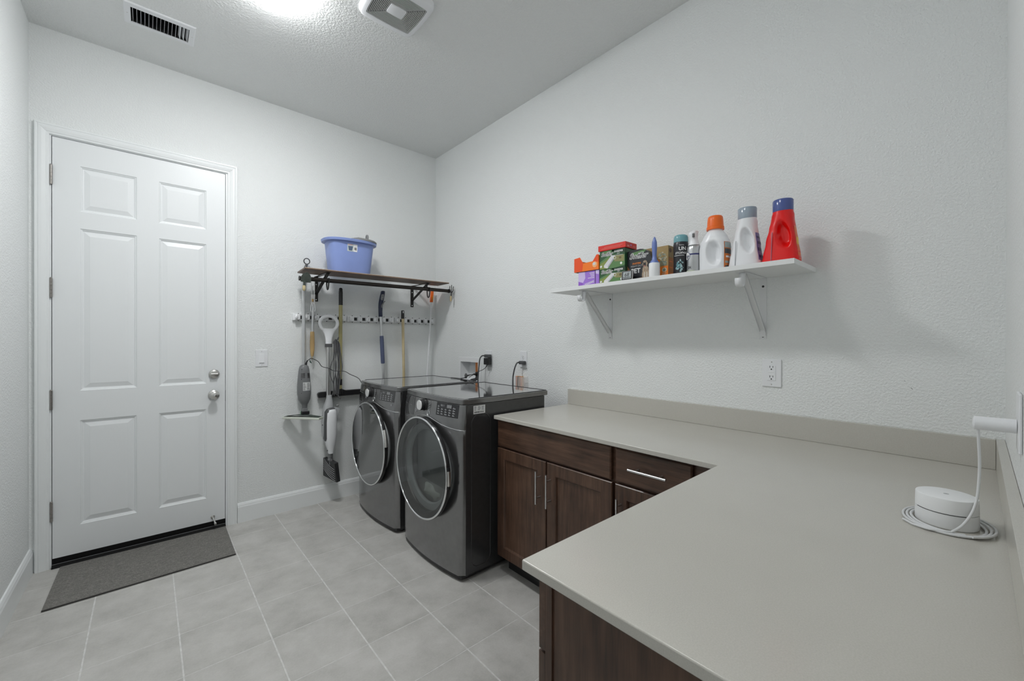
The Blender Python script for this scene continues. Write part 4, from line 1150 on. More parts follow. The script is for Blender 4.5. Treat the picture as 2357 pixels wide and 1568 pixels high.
mb = MB(); mb.lathe([(0.0118,1.412),(0.0155,1.405),(0.0168,1.36),(0.0176,1.31),(0.0165,1.27),(0.012,1.225),(0.0085,1.212),(0.0001,1.210)], (-1.1712,-0.054,0), 'Z', 20); mb.build('wooden_grip', M_TANWOOD, wf)
mb = MB(); mb.tube(smooth_path([(-1.172,-0.054,1.214),(-1.1745,-0.054,1.201),(-1.170,-0.054,1.192),(-1.1665,-0.054,1.200)]), 0.0024, 7); mb.build('hang_loop', plain('brass', (0.55,0.42,0.18,1), 0.3, 0.8), wf)

# --- white steam mop
sm = thing('steam_mop', (-1.058,-0.095,0.17), 'white and grey steam mop with ring handle hanging from the holder', 'steam mop')
SY = -0.092
mb = MB(); rp = []
cxr, czr = -1.056, 1.476
for k in range(40):
    t = 2*PI*k/40; rx = 0.0685; rz = 0.0635
    z = czr+rz*math.cos(t); x = cxr+rx*math.sin(t)*(1+0.06*math.cos(t))
    if math.cos(t) < -0.2: z = czr+rz*math.cos(t)*0.98
    rp.append((x, SY, z))
mb.tube(rp, 0.0120, 12, closed=True, flat=(1.0,1.15))
sec = []
for z, a in ((1.437,0.055),(1.415,0.047),(1.395,0.036),(1.37,0.0285),(1.34,0.0250),(1.313,0.0242)):
    sec.append(sup(cxr-0.001, SY, z, a, 0.0145, 3, 24))
mb.ring_loft(sec); hnd = mb.build('ring_handle', M_WHITE, sm, angle=60)
mb = MB(); mb.tube([(cxr+0.0805*math.sin(t),SY+0.004,czr+0.0755*math.cos(t)) for t in [math.radians(-115+150*i/24) for i in range(25)]], 0.0022, 6); mb.build('grip_strip', M_DARKGREY, hnd)
mb = MB(); mb.ring_loft([sup(-1.0575,SY,z,0.0262,0.0165,4,24) for z in (1.3135,1.286)]); mb.build('collar', M_DARKGREY, sm)
mb = MB(); mb.tube([(-1.062,SY,1.290),(-1.064,SY,0.875)], 0.0125, 16); mb.tube([(-1.043,SY+0.004,1.290),(-1.045,SY+0.004,0.875)], 0.0080, 14); mb.build('pole', M_STEEL, sm)
def ssec(rows, dx=0, dy=0, g=1.0): return [sup(cx+dx, SY-0.008+dy, z, a*g, b*g, 2.5, 28) for z, cx, a, b in rows]
rows = [(0.893,-1.056,0.0205,0.0205),(0.868,-1.056,0.022,0.022),(0.835,-1.058,0.030,0.030),(0.80,-1.061,0.038,0.036),(0.76,-1.064,0.0430,0.040),(0.68,-1.066,0.0460,0.043),(0.60,-1.065,0.046,0.043),(0.55,-1.062,0.042,0.040),(0.50,-1.056,0.032,0.032),(0.45,-1.050,0.020,0.020),(0.425,-1.048,0.0185,0.0185)]
mb = MB(); mb.ring_loft(ssec(rows)); mb.build('steam_body', plain('light_grey_plastic', (0.42,0.43,0.44,1), 0.4), sm, angle=60)
rows2 = [(0.796,-1.046,0.016,0.026),(0.788,-1.046,0.034,0.038),(0.765,-1.048,0.0430,0.0445),(0.68,-1.050,0.0465,0.048),(0.60,-1.050,0.0465,0.048),(0.55,-1.050,0.0450,0.0455),(0.50,-1.0485,0.0365,0.038),(0.45,-1.0475,0.0225,0.0245),(0.424,-1.047,0.0195,0.0215)]
mb = MB(); mb.ring_loft(ssec(rows2[:6]+[(0.53,-1.050,0.038,0.040)], dx=-0.0075, dy=-0.0140, g=1.03)); mb.build('trim_band', M_DARKGREY, sm, angle=60)
mb = MB(); mb.ring_loft(ssec([(z-0.009 if z > 0.7 else z, c, a, b) for z, c, a, b in rows2], dx=-0.0015, dy=-0.0225)); mb.build('white_shell', M_WHITE, sm, angle=60)
mb = MB(); mb.prism([(-1.04,0.800),(-0.985,0.782),(-0.972,0.772),(-0.976,0.762),(-0.988,0.72),(-0.995,0.665),(-1.002,0.665),(-1.004,0.72),(-1.02,0.77)], 'XZ', SY-0.022, SY-0.004); mb.build('cord_lug', plain('light_grey_plastic', (0.42,0.43,0.44,1), 0.4), sm, bevel=0.004)
mb = MB(); mb.tube([(-0.998,SY-0.01,0.802),(-0.982,SY-0.014,0.806)], [0.010,0.010], 14); mb.build('side_button', M_GREYPLASTIC, sm)
for xx, zz in ((-1.1085,0.66),(-1.072,0.447)):
    mb = MB(); mb.ball((xx,SY-0.022,zz), 0.006, 10, 6); mb.build('button', M_DARKGREY, sm)
mb = MB(); mb.tube([(-1.047,SY-0.010,0.432),(-1.046,SY-0.010,0.385)], [0.0185,0.0195], 18); mb.ball((-1.046,SY-0.012,0.372), (0.022,0.018,0.018), 14, 8); mb.box((-1.058,SY-0.03,0.33), (-1.036,SY+0.01,0.375)); mb.build('neck_joint', M_GREYPLASTIC, sm)
# triangular steam head turned edgewise to the wall
q0, q1, q2, q3 = Vector((-1.090,-0.060,0.381)), Vector((-1.090,-0.060,0.236)), Vector((-1.016,-0.165,0.187)), Vector((-1.034,-0.165,0.345))
ex = Vector((0.036,0.018,0.0))
mb = MB(); Q4 = [q0,q1,q2,q3]; mb.add(Q4+[p+ex for p in Q4], [(0,1,2,3),(7,6,5,4),(0,4,5,1),(1,5,6,2),(2,6,7,3),(3,7,4,0)]); hd2 = mb.build('steam_head', plain('head_charcoal', (0.035,0.036,0.038,1), 0.45), sm, bevel=0.003)
nf = (q1-q0).cross(q3-q0).normalized()
if nf.x > 0: nf = -nf
def onq(u, v): return (q0*(1-u)+q3*u)*(1-v)+(q1*(1-u)+q2*u)*v
for k in range(6):
    v0 = 0.30+0.118*k
    mb = MB(); mb.tube([onq(0.06+0.86*i/14, min(0.95, v0-0.34*(1-(i/14))**2.2+0.04*(i/14)))+nf*0.0022 for i in range(15)], 0.0024, 6); mb.build('head_rib', plain('rib_grey', (0.26,0.265,0.27,1), 0.4), hd2)
# looped mains lead on the mop
random.seed(21)
mb = MB()
for k in range(9):
    o = (k-4)*0.0052; y = SY-0.030-0.006*(k % 3)
    zt = 1.352-0.004*abs(k-4); bot = 0.885+0.03*random.random(); sw = 0.010*math.sin(k*1.7)
    pts = [(-1.018+o*0.5,y+0.012,zt-0.02),(-1.014+o*0.6,y,zt),(-1.006+o,y,zt-0.025),(-1.000+o*1.1,y,1.24),(-0.998+o*1.3+sw,y,1.12),(-1.003+o*1.2-sw*0.4,y,1.0),(-1.008+o*0.7,y,bot)]
    mb.tube(smooth_path(pts, 5), 0.0037, 7)
mb.tube(smooth_path([(-1.024,SY-0.03,1.30),(-1.030,SY-0.036,1.20),(-1.056,SY-0.036,1.12),(-1.053,SY-0.036,1.05),(-1.030,SY-0.036,0.985),(-1.030,SY-0.036,0.93),(-1.040,SY-0.03,0.89)], 5), 0.0037, 7)
mb.build('mains_lead', plain('lead_grey', (0.09,0.09,0.095,1), 0.4), sm)
mb = MB(); mb.tube(smooth_path([(-1.02,SY-0.015,1.335),(-1.0,SY-0.03,1.345),(-0.99,SY-0.035,1.368)]), 0.006, 8); mb.tube(smooth_path([(-1.03,SY-0.012,0.905),(-1.0,SY-0.03,0.90),(-0.985,SY-0.04,0.868),(-0.975,SY-0.04,0.862)]), 0.0055, 8); mb.build('cord_hook', M_DARKGREY, sm)

# --- olive pole squeegee
sq = thing('floor_squeegee', (-0.952,-0.05,0.88), 'floor squeegee with black head and olive yellow pole', 'squeegee')
mb = MB(); mb.tube([(-0.9495,PY_,1.68),(-0.9535,PY_,0.925)], 0.0150, 18); mb.build('pole', M_OLIVE, sq)
mb = MB(); mb.lathe([(0.0001,1.783),(0.010,1.781),(0.0145,1.772),(0.0150,1.752),(0.0165,1.748)]+[(0.0165 if i % 2 else 0.0155, 1.742-i*0.0075) for i in range(14)]+[(0.0165,1.637),(0.0001,1.6365)], (-0.9493,PY_,0), 'Z', 20); mb.build('pole_grip', M_BLACK, sq)
mb = MB(); mb.tube([(-0.953,PY_,1.016),(-0.9532,PY_,0.966)], 0.0160, 18); mb.build('pole_band', M_BLACK, sq)
mb = MB(); mb.tube([(-0.9534,PY_,0.935),(-0.9535,PY_,0.890)], [0.0168,0.020], 18); mb.prism([(-0.955,0.925),(-0.93,0.928),(-0.905,0.918),(-0.895,0.905),(-0.955,0.905)], 'XZ', -0.055, -0.035); mb.build('socket', M_BLACK, sq)
mb = MB(); mb.prism([(-1.128,0.900),(-1.120,0.914),(-1.100,0.918),(-0.76,0.918),(-0.74,0.912),(-0.735,0.876),(-1.122,0.872)], 'XZ', -0.056, -0.020); mb.build('squeegee_head', M_BLACK, sq, bevel=0.004)
mb = MB(); mb.box((-1.124,-0.046,0.860), (-0.737,-0.040,0.874)); mb.build('rubber_blade', plain('blade_grey', (0.34,0.34,0.33,1), 0.6), sq)

# --- blue handled mop
bm_ = thing('blue_handled_mop', (-0.58,-0.05,0.3), 'mop with navy trigger grip and blue foam sleeve on a silver pole', 'mop')
mb = MB(); mb.tube([(-0.6005,PY_,1.565),(-0.590,PY_,1.37),(-0.572,PY_,0.96),(-0.548,PY_,0.30)], 0.0118, 16); mb.build('pole', M_ALU, bm_)
mb = MB(); mb.ring_loft([sup(x, PY_, z, a, b, 2.8, 20) for z, x, a, b in ((1.786,-0.578,0.010,0.010),(1.782,-0.579,0.0165,0.016),(1.765,-0.581,0.0175,0.018),(1.735,-0.587,0.0195,0.019),(1.70,-0.594,0.0195,0.019),(1.67,-0.600,0.0185,0.018),(1.64,-0.602,0.0175,0.017),(1.60,-0.6025,0.0165,0.016),(1.556,-0.601,0.0165,0.016),(1.552,-0.601,0.012,0.012))]); gr = mb.build('trigger_grip', M_NAVY, bm_, angle=60)
mb = MB(); mb.prism([(-0.599,1.752),(-0.578,1.753),(-0.577,1.738),(-0.584,1.705),(-0.590,1.700),(-0.604,1.701),(-0.607,1.712)], 'XZ', PY_-0.0215, PY_-0.012); gi = mb.build('grip_inset', plain('inset_grey', (0.30,0.31,0.32,1), 0.4), gr, bevel=0.002)
for zz in (1.738, 1.710):
    mb = MB(); mb.box((-0.597,PY_-0.0225,zz-0.002), (-0.583,PY_-0.0213,zz+0.002)); mb.build('inset_mark', M_DARKGREY, gi)
mb = MB(); mb.tube(smooth_path([(-0.596,PY_-0.014,1.655),(-0.588,PY_-0.028,1.672),(-0.580,PY_-0.034,1.688),(-0.574,PY_-0.034,1.690)]), [0.006]*6+[0.0045]*13, 8); mb.tube([(-0.597,PY_-0.014,1.655),(-0.598,PY_-0.018,1.632)], [0.007,0.004], 8); mb.build('trigger', M_GREYPLASTIC, gr)
mb = MB(); mb.tube(smooth_path([(-0.5915,PY_,1.382),(-0.591,PY_,1.376),(-0.5895,PY_,1.355),(-0.584,PY_,1.24),(-0.5795,PY_,1.150),(-0.579,PY_,1.137),(-0.5788,PY_,1.132)],3), [0.010,0.0135,0.0155]+[0.0170]*3+[0.0175]*7+[0.0165]*3+[0.0155,0.013,0.010], 18); mb.build('foam_sleeve', M_BLUEFOAM, bm_)

# --- wooden broom pole
wb = thing('broom_pole', (-0.37,-0.05,0.25), 'pale wooden broom pole with black hanging cap', 'broom')
mb = MB(); mb.tube([(-0.3855,PY_,1.55),(-0.3740,PY_,1.0),(-0.357,PY_,0.25)], 0.0125, 18); mb.build('pole', M_LIGHTWOOD, wb)
mb = MB(); mb.ring_loft([sup(-0.3865, PY_, z, a, b, 2.6, 20) for z, a, b in ((1.620,0.010,0.006),(1.618,0.0135,0.0085),(1.60,0.0142,0.011),(1.57,0.0142,0.0138),(1.548,0.0142,0.0142),(1.542,0.0128,0.0128))]); cp_ = mb.build('hanging_cap', M_BLACK, wb)
mb = MB(); mb.box((-0.3905,PY_-0.0125,1.594), (-0.3825,PY_-0.008,1.612)); mb.build('cap_eyelet', M_WHITEMATTE, cp_, bevel=0.002)

# --- white pole with orange grip
ob = thing('white_pole_duster', (-0.12,-0.05,0.3), 'slim white pole with an orange grip, closest to the wall corner', 'duster')
mb = MB(); mb.tube([(-0.0835,PY_,1.73),(-0.0935,PY_,1.535),(-0.129,PY_,1.0),(-0.17,PY_,0.35)], 0.0085, 14); mb.build('pole', M_WHITE, ob)
mb = MB(); mb.ring_loft([sup(x, PY_, z, a, b, 3.0, 20) for z, x, a, b in ((1.842,-0.0730,0.012,0.010),(1.838,-0.0732,0.0145,0.012),(1.80,-0.076,0.0145,0.012),(1.74,-0.0815,0.0150,0.0125),(1.716,-0.0835,0.0145,0.0125),(1.714,-0.0835,0.010,0.009))]); og = mb.build('orange_grip', M_ORANGE, ob, angle=60)
mb = MB(); mb.prism([(-0.0780,1.775),(-0.0700,1.775),(-0.0725,1.735),(-0.0790,1.732)], 'XZ', PY_-0.0136, PY_-0.010); mb.build('yellow_inset', plain('amber', (0.70,0.33,0.02,1), 0.4), og)

# --- hand trowel and hand fork hooked over the rod ends
ht = thing('hand_trowel', (-1.31,-0.357,1.70), 'small green-grey hand trowel hooked on the left rod end', 'trowel')
def shield(s=1.0): return [(-1.298+x*s, 1.768+z*s) for x, z in ((-0.038,0.000),(-0.038,0.018),(-0.030,0.045),(-0.016,0.062),(0.004,0.073),(0.020,0.064),(0.031,0.046),(0.034,0.024),(0.030,-0.004),(0.0,-0.004))]
mb = MB(); mb.prism(shield(), 'XZ', -0.3605, -0.3575); mb.build('trowel_blade', M_GREENGREY, ht, bevel=0.001)
mb = MB(); mb.tube([(-1.3095,-0.3590,1.772),(-1.311,-0.359,1.738)], [0.0075,0.009], 12); mb.build('trowel_neck', M_GREENGREY, ht)
mb = MB(); mb.lathe([(0.0001,0.040),(0.0095,0.039),(0.0115,0.022),(0.0105,0.006),(0.006,0.0005),(0.0001,0.0)], (-1.3125,-0.359,1.702), 'Z', 16); mb.build('wooden_grip', M_LIGHTWOOD, ht)
hf = thing('hand_fork', (-0.045,-0.36,1.70), 'small three-tined hand fork hooked on the right rod end', 'hand fork')
fX, fY = -0.048, -0.358
mb = MB()
for x_, zt in ((-0.018,1.847),(0.0,1.858),(0.018,1.845)):
    mb.tube(smooth_path([(fX+x_*0.35,fY,1.790),(fX+x_,fY,1.803),(fX+x_*1.05,fY,1.825),(fX+x_*1.05+0.004,fY,zt)]), [0.0042]*10+[0.0034]*5+[0.003]*4, 8)
mb.tube([(fX,fY,1.793),(fX-0.002,fY,1.752)], [0.0045,0.005], 10); mb.build('fork_tines', M_BLACKMETAL, hf)
mb = MB(); mb.lathe([(0.0001,0.052),(0.0085,0.051),(0.0098,0.035),(0.0088,0.008),(0.006,0.001),(0.0001,0.0)], (fX-0.006,fY,1.703), 'Z', 14); mb.build('wooden_grip', M_LIGHTWOOD, hf)

# ================================================================== WHITE SHELF ON THE RIGHT WALL
SHY0, SHY1 = -3.139, -1.873
def ztop(y): return 1.664-0.0075*(y-SHY0)/(SHY1-SHY0)
ws = thing('white_shelf', (-0.16, -2.5, 1.64), 'long white wall shelf holding cleaning supplies above the counter', 'shelf')
mb = MB(); v = []
for y in (SHY0, SHY1):
    zt = ztop(y)
    for x, z in ((-0.3225,zt-0.0205),(-0.0008,zt-0.0205),(-0.0008,zt),(-0.3225,zt)): v.append((x,y,z))
mb.add(v, [(0,1,2,3),(7,6,5,4),(0,4,5,1),(1,5,6,2),(2,6,7,3),(3,7,4,0)]); mb.build('shelf_board', plain('shelf_white', (0.74,0.75,0.75,1), 0.45, bmp=0.15, bscale=90), ws, bevel=0.001)
M_BRK = plain('bracket_white', (0.70,0.71,0.72,1), 0.35)
for by in (-2.084, -2.935):
    zu = ztop(by)-0.0208; h = 0.0145
    mb = MB(); mb.box((-0.0035,by-h,1.356), (-0.0006,by+h,zu))
    mb.box((-0.288,by-h,zu-0.0028), (-0.0036,by+h,zu-0.0002))
    br = mb.build('shelf_bracket', M_BRK, ws, smooth=False)
    a, b = Vector((-0.006,by,1.395)), Vector((-0.245,by,zu-0.010)); d = (b-a).normalized(); nr = Vector((d.z,0,-d.x))
    mb = MB(); hh = 0.0125
    for (o0, o1, w0, w1) in ((-0.001,0.001,-hh,hh),(-0.001,0.009,-hh,-hh+0.002),(-0.001,0.009,hh-0.002,hh)):
        P = []
        for pt in (a, b):
            for w_, o_ in ((w0,o0),(w1,o0),(w1,o1),(w0,o1)): P.append(pt+Vector((0,w_,0))-nr*o_)
        mb.add(P, [(0,3,2,1),(4,5,6,7),(0,1,5,4),(1,2,6,5),(2,3,7,6),(3,0,4,7)])
    P = [Vector((x,by+w_,z)) for x, z in ((-0.0037,1.366),(-0.0055,1.366),(-0.010,1.40),(-0.005,1.40)) for w_ in (-hh,hh)]
    mb.add(P, [(0,1,3,2),(2,3,5,4),(4,5,7,6),(6,7,1,0),(0,2,4,6),(7,5,3,1)])
    mb.build('bracket_brace', M_BRK, br, smooth=False)
    hk = [(-0.262,zu-0.003),(-0.263,zu-0.035),(-0.266,zu-0.050),(-0.277,zu-0.062),(-0.291,zu-0.064),(-0.303,zu-0.056),(-0.308,zu-0.042),(-0.306,zu-0.030)]
    hk = [(p.x,p.z) for p in smooth_path([(x,0,z) for x,z in hk],4)]
    mb = MB(); P = []; F = []
    for i,(x,z) in enumerate(hk):
        for w_ in (-0.0135,0.0135): P.append((x,by+w_,z))
    for i in range(len(hk)-1): F.append((2*i,2*i+1,2*i+3,2*i+2))
    mb.add(P, F); ho = mb.build('rod_hook', M_WHITE, br, angle=60)
    sd = ho.modifiers.new('solid','SOLIDIFY'); sd.thickness = 0.0022; sd.offset = 0
    for z in (1.368, 1.602):
        mb = MB(); mb.lathe([(0.0001,-0.0034),(0.0052,-0.0034),(0.0052,-0.0046),(0.0001,-0.0046)], (0,by,z), 'X', 14); mb.build('screw_hole', M_BLACKTXT, br)

# ---------------------------------------------------------------- things on it
UY, VZ = (0,-1,0), (0,0,1)
def carton(lo, hi, mat, parent, name='carton', bevel=0.0012):
    mb = MB(); mb.box(lo, hi); return mb.build(name, mat, parent, bevel=bevel)
def fq(mb, x, pts, mi=0):   # flat print on a face of constant x; pts in (y, z)
    mb.add([(x,a,b) for a,b in pts], [tuple(range(len(pts)))], mi)
def ell(cy, cz, ry, rz, n=28, a0=0.0): return [(cy+ry*math.cos(a0+2*PI*k/n), cz+rz*math.sin(a0+2*PI*k/n)) for k in range(n)]
M_GREENBOX = plain('carton_green', (0.022,0.085,0.030,1), 0.35)
M_MIDGREEN = plain('print_mid_green', (0.10,0.22,0.075,1), 0.4)
M_LIME = plain('print_olive_green', (0.22,0.27,0.06,1), 0.4)
M_DKGREEN = plain('print_dark_green', (0.010,0.035,0.014,1), 0.4)
M_PALE = plain('print_pale', (0.66,0.66,0.68,1), 0.5)
M_LAV = plain('carton_lavender', (0.33,0.17,0.62,1), 0.4)
M_LAVL = plain('print_lilac', (0.60,0.50,0.78,1), 0.45)
M_ORBOX = plain('carton_orange', (0.90,0.19,0.008,1), 0.4)
M_ORDEEP = plain('carton_red_orange', (0.80,0.075,0.006,1), 0.4)
M_INSIDE = plain('carton_inside', (0.11,0.08,0.045,1), 0.8)
M_REDBOX = plain('carton_red', (0.66,0.022,0.012,1), 0.38)
M_BLKBOX = plain('carton_black', (0.018,0.019,0.024,1), 0.35)
M_KRAFT = plain('carton_kraft', (0.36,0.25,0.10,1), 0.6, var=0.08, vscale=40)
M_FAWN = plain('print_fawn', (0.36,0.27,0.19,1), 0.6, var=0.35, vscale=160)
M_BROWNTXT = plain('print_brown', (0.14,0.06,0.02,1), 0.5)
def swiffer_logo(mb, x, y, z, size, iw, ib):
    put_text(mb, 'Swiffer', (x,y,z), UY, VZ, size, mi=iw, shear=0.28, offset=size*0.045, space=0.92, lift=0.0)
    put_text(mb, 'Swiffer', (x-0.0003,y,z), UY, VZ, size, mi=ib, shear=0.28, offset=-size*0.006, space=0.92)

# purple carton (bottom left) with an open orange one on top
z0 = ztop(-2.12)+0.0004; xf = -0.272
r = thing('purple_carton', (-0.21,-2.12,z0), 'purple cleaning refill carton under the torn orange box', 'box', 'cartons on the white shelf')
ca = carton((xf,-2.1985,z0), (-0.155,-2.050,z0+0.086), M_LAV, r)
mb = MB(); xp = xf-0.0004
fq(mb, xp, [(-2.051,z0+0.085),(-2.051,z0+0.032),(-2.085,z0+0.022),(-2.102,z0+0.048),(-2.098,z0+0.085)], 0)
fq(mb, xp, [(-2.051,z0+0.030),(-2.051,z0+0.001),(-2.083,z0+0.001),(-2.083,z0+0.021)], 1)
fq(mb, xp, [(-2.1705,z0+0.001),(-2.1740,z0+0.001),(-2.1740,z0+0.085),(-2.1705,z0+0.085)], 2)
for k, wl in enumerate((0.034,0.030,0.026,0.046)):
    fq(mb, xp, [(-2.166,z0+0.074-k*0.009),(-2.166+wl,z0+0.074-k*0.009),(-2.166+wl,z0+0.071-k*0.009),(-2.166,z0+0.071-k*0.009)], 3)
for k in range(7):
    fq(mb, xp, ell(-2.101-0.0095*k, z0+0.010+0.0022*k, 0.0042, 0.0065, 12), 3); fq(mb, xp-0.0002, ell(-2.101-0.0095*k, z0+0.010+0.0022*k, 0.0020, 0.0036, 10), 1)
fq(mb, xp, [(-2.1745,z0+0.085),(-2.197,z0+0.085),(-2.197,z0+0.060),(-2.1745,z0+0.066)], 0)
mb.build('carton_print', [M_LAVL, plain('print_violet', (0.26,0.10,0.52,1), 0.4), M_BLACKTXT, M_WHITETXT], ca, smooth=False)
z1 = z0+0.0870
r = thing('orange_carton', (-0.21,-2.11,z1), 'torn-open orange cardboard box on top of the purple carton', 'box', 'cartons on the white shelf')
xo = -0.278; ya, yb = -2.024, -2.1990; zt = z1+0.084; t_ = 0.0012
mb = MB()
front = [(ya,z1),(ya,zt-0.004),(-2.066,zt),(-2.090,z1+0.046),(-2.158,z1+0.050),(-2.176,zt-0.010),(-2.184,zt),(yb,zt),(yb,z1)]
mb.prism(front, 'YZ', xo, xo+t_, 0)
mb.prism([(ya,z1),(ya,z1+0.055),(-2.07,z1+0.050),(-2.16,z1+0.05),(yb,z1+0.060),(yb,z1)], 'YZ', -0.162, -0.162+t_, 1)
mb.box((xo+t_,ya-t_,z1), (-0.162,ya,zt-0.010), 0); mb.box((xo+t_,yb,z1), (-0.162,yb+t_,zt-0.004), 0); mb.box((xo+t_,yb+t_,z1+0.0003), (-0.162,ya-t_,z1+0.0012), 1)
ca = mb.build('open_carton', [M_ORBOX, M_INSIDE], r, smooth=False)
mb = MB(); fq(mb, xo-0.0004, [(ya,z1+0.001),(ya,zt-0.005),(-2.065,zt-0.001),(-2.090,z1+0.045),(-2.083,z1+0.001)], 0)
fq(mb, xo-0.0004, [(-2.158,z1+0.049),(-2.176,zt-0.011),(-2.184,zt-0.001),(yb+0.0005,zt-0.001),(yb+0.0005,z1+0.042)], 0)
fq(mb, xo-0.0006, ell(-2.172, z1+0.030, 0.0165, 0.0165), 1); fq(mb, xo-0.0008, ell(-2.1685, z1+0.034, 0.010, 0.008), 2)
mb.build('carton_print', [M_ORDEEP, plain('print_peach', (0.90,0.46,0.20,1), 0.45), M_PALE], ca, smooth=False)

# two green refill cartons, red box on top
zc = ztop(-2.28)+0.0004
def green_box(label, za, zb_, ya, yb):
    r = thing('green_carton', (-0.21,(ya+yb)/2,za), label, 'box', 'cartons on the white shelf')
    ca = carton((xf,yb,za), (-0.160,ya,zb_), M_GREENBOX, r); mb = MB(); xp = xf-0.0004; H = zb_-za; W_ = ya-yb
    P = lambda u, v: (ya-u*W_, za+v*H)
    fq(mb, xp, [P(0.005,0.42),P(0.35,0.70),P(0.62,0.58),P(0.995,0.66),P(0.995,0.10),P(0.6,0.02),P(0.005,0.02)], 2)
    fq(mb, xp-0.0001, [P(0.005,0.30),P(0.40,0.60),P(0.50,0.30),P(0.30,0.03),P(0.005,0.03)], 3)
    fq(mb, xp-0.0001, [P(0.30,0.985),P(0.52,0.99),P(0.62,0.82),P(0.995,0.78),P(0.995,0.985)], 4)
    fq(mb, xp-0.0002, [P(0.55,0.70),P(0.97,0.66),P(0.97,0.30),P(0.60,0.36)], 5)
    # pictured stack of dry cloths
    fq(mb, xp-0.0003, [P(0.18,0.22),P(0.48,0.70),P(0.62,0.68),P(0.34,0.16)], 6); fq(mb, xp-0.0004, [P(0.18,0.22),P(0.18,0.10),P(0.33,0.03),P(0.34,0.16)], 7); fq(mb, xp-0.0004, [P(0.34,0.16),P(0.33,0.03),P(0.62,0.56),P(0.62,0.68)], 8)
    fq(mb, xp-0.0005, ell(*P(0.61,0.55), 0.0085, 0.0085), 7); fq(mb, xp-0.0006, ell(*P(0.61,0.55), 0.0060, 0.0062), 5)
    fq(mb, xp-0.0006, ell(*P(0.82,0.52), 0.008, 0.006), 9); fq(mb, xp-0.0005, ell(*P(0.86,0.22), 0.0068, 0.0068), 0); fq(mb, xp-0.0005, [P(0.02,0.22),P(0.10,0.24),P(0.10,0.13),P(0.02,0.11)], 7)
    fq(mb, xp-0.0003, [P(0.10,0.98),P(0.50,1.0),P(0.46,0.80),P(0.30,0.76)], 2)
    swiffer_logo(mb, xp-0.0006, ya-0.010, za+H*0.71, 0.030, 0, 1)
    put_text(mb, 'SWEEPER', (xp-0.0006,ya-W_*0.585,za+H*0.83), UY, VZ, 0.0135, mi=0, offset=0.0003)
    put_text(mb, 'DRY', (xp-0.0006,ya-W_*0.70,za+H*0.72), UY, VZ, 0.0095, mi=7)
    fq(mb, xp-0.0006, [P(0.60,0.68),P(0.92,0.67),P(0.92,0.655),P(0.60,0.665)], 7)
    mb.build('carton_print', [M_WHITETXT, M_BLACKTXT, M_MIDGREEN, M_LIME, M_DKGREEN, plain('print_khaki', (0.26,0.25,0.10,1), 0.5), M_PALE, plain('print_offwhite', (0.70,0.70,0.70,1), 0.5), plain('print_cloth_shade', (0.42,0.42,0.47,1), 0.5), plain('print_brown_soft', (0.16,0.11,0.05,1), 0.5)], ca, smooth=False)
    return r
green_box('green sweeper cloth carton standing on the shelf, lower of two', zc, zc+0.0785, -2.2015, -2.3665)
green_box('green sweeper cloth carton stacked under the red box, upper of two', zc+0.0795, zc+0.181, -2.2020, -2.3640)
zr = zc+0.182
r = thing('red_carton', (-0.21,-2.28,zr), 'flat red carton lying on the green boxes', 'box', 'cartons on the white shelf')
ca = carton((xf-0.004,-2.3700,zr), (-0.168,-2.1945,zr+0.031), M_REDBOX, r)
mb = MB(); xp = xf-0.0045
for k, (a, b) in enumerate(((-2.215,-2.34),(-2.235,-2.352))):
    fq(mb, xp, [(a,zr+0.010+k*0.007),(b,zr+0.010+k*0.007),(b,zr+0.0118+k*0.007),(a,zr+0.0118+k*0.007)], 0)
yy = -2.3705
mb.add([(-0.225+0.006*math.cos(2*PI*k/16),yy,zr+0.016+0.006*math.sin(2*PI*k/16)) for k in range(16)], [tuple(range(16))], 1)
mb.add([(-0.260,yy,zr+0.006),(-0.240,yy,zr+0.006),(-0.240,yy,zr+0.014),(-0.260,yy,zr+0.014)], [(0,1,2,3)], 0); mb.add([(-0.205,yy,zr+0.010),(-0.182,yy,zr+0.010),(-0.182,yy,zr+0.013),(-0.205,yy,zr+0.013)], [(0,1,2,3)], 0)
mb.build('carton_print', [plain('print_pink', (0.75,0.25,0.20,1), 0.5), plain('print_mauve', (0.45,0.22,0.50,1), 0.5)], ca, smooth=False)

# black pet duster carton, arched right side
zb0 = ztop(-2.43)+0.0004; xb = -0.250
r = thing('black_carton', (-0.225,-2.43,zb0), 'black duster carton with rounded top and a dog picture', 'box', 'cartons on the white shelf')
ol = [(-2.3605,zb0),(-2.3605,zb0+0.158),(-2.40,zb0+0.162),(-2.44,zb0+0.163)]
for k in range(9):
    a = PI/2-PI/2*k/8*1.08; ol.append((-2.44-0.072*math.cos(a), zb0+0.075+0.088*math.sin(a)))
ol += [(-2.504,zb0)]
mb = MB(); mb.prism(ol, 'YZ', xb, -0.2035); ca = mb.build('carton', M_BLKBOX, r, bevel=0.001)
mb = MB(); xp = xb-0.0004
fq(mb, xp, [(-2.3615,zb0+0.085)]+[(-2.3615-0.022*math.sin(PI*k/8), zb0+0.085-0.080*k/8) for k in range(1,9)], 3)
fq(mb, xp, [(-2.40,zb0+0.001),(-2.47,zb0+0.001),(-2.47,zb0+0.016),(-2.43,zb0+0.012)], 3)
fq(mb, xp-0.0002, [(-2.392,zb0+0.148),(-2.450,zb0+0.155),(-2.478,zb0+0.156),(-2.46,zb0+0.138),(-2.41,zb0+0.128)], 2)
swiffer_logo(mb, xp-0.0006, -2.378, zb0+0.116, 0.041, 0, 1)
put_text(mb, 'DUSTERS', (xp-0.0004,-2.396,zb0+0.086), UY, VZ, 0.0122, mi=4, offset=0.0002)
put_text(mb, 'HEAVY DUTY', (xp-0.0004,-2.386,zb0+0.072), UY, VZ, 0.0125, mi=5)
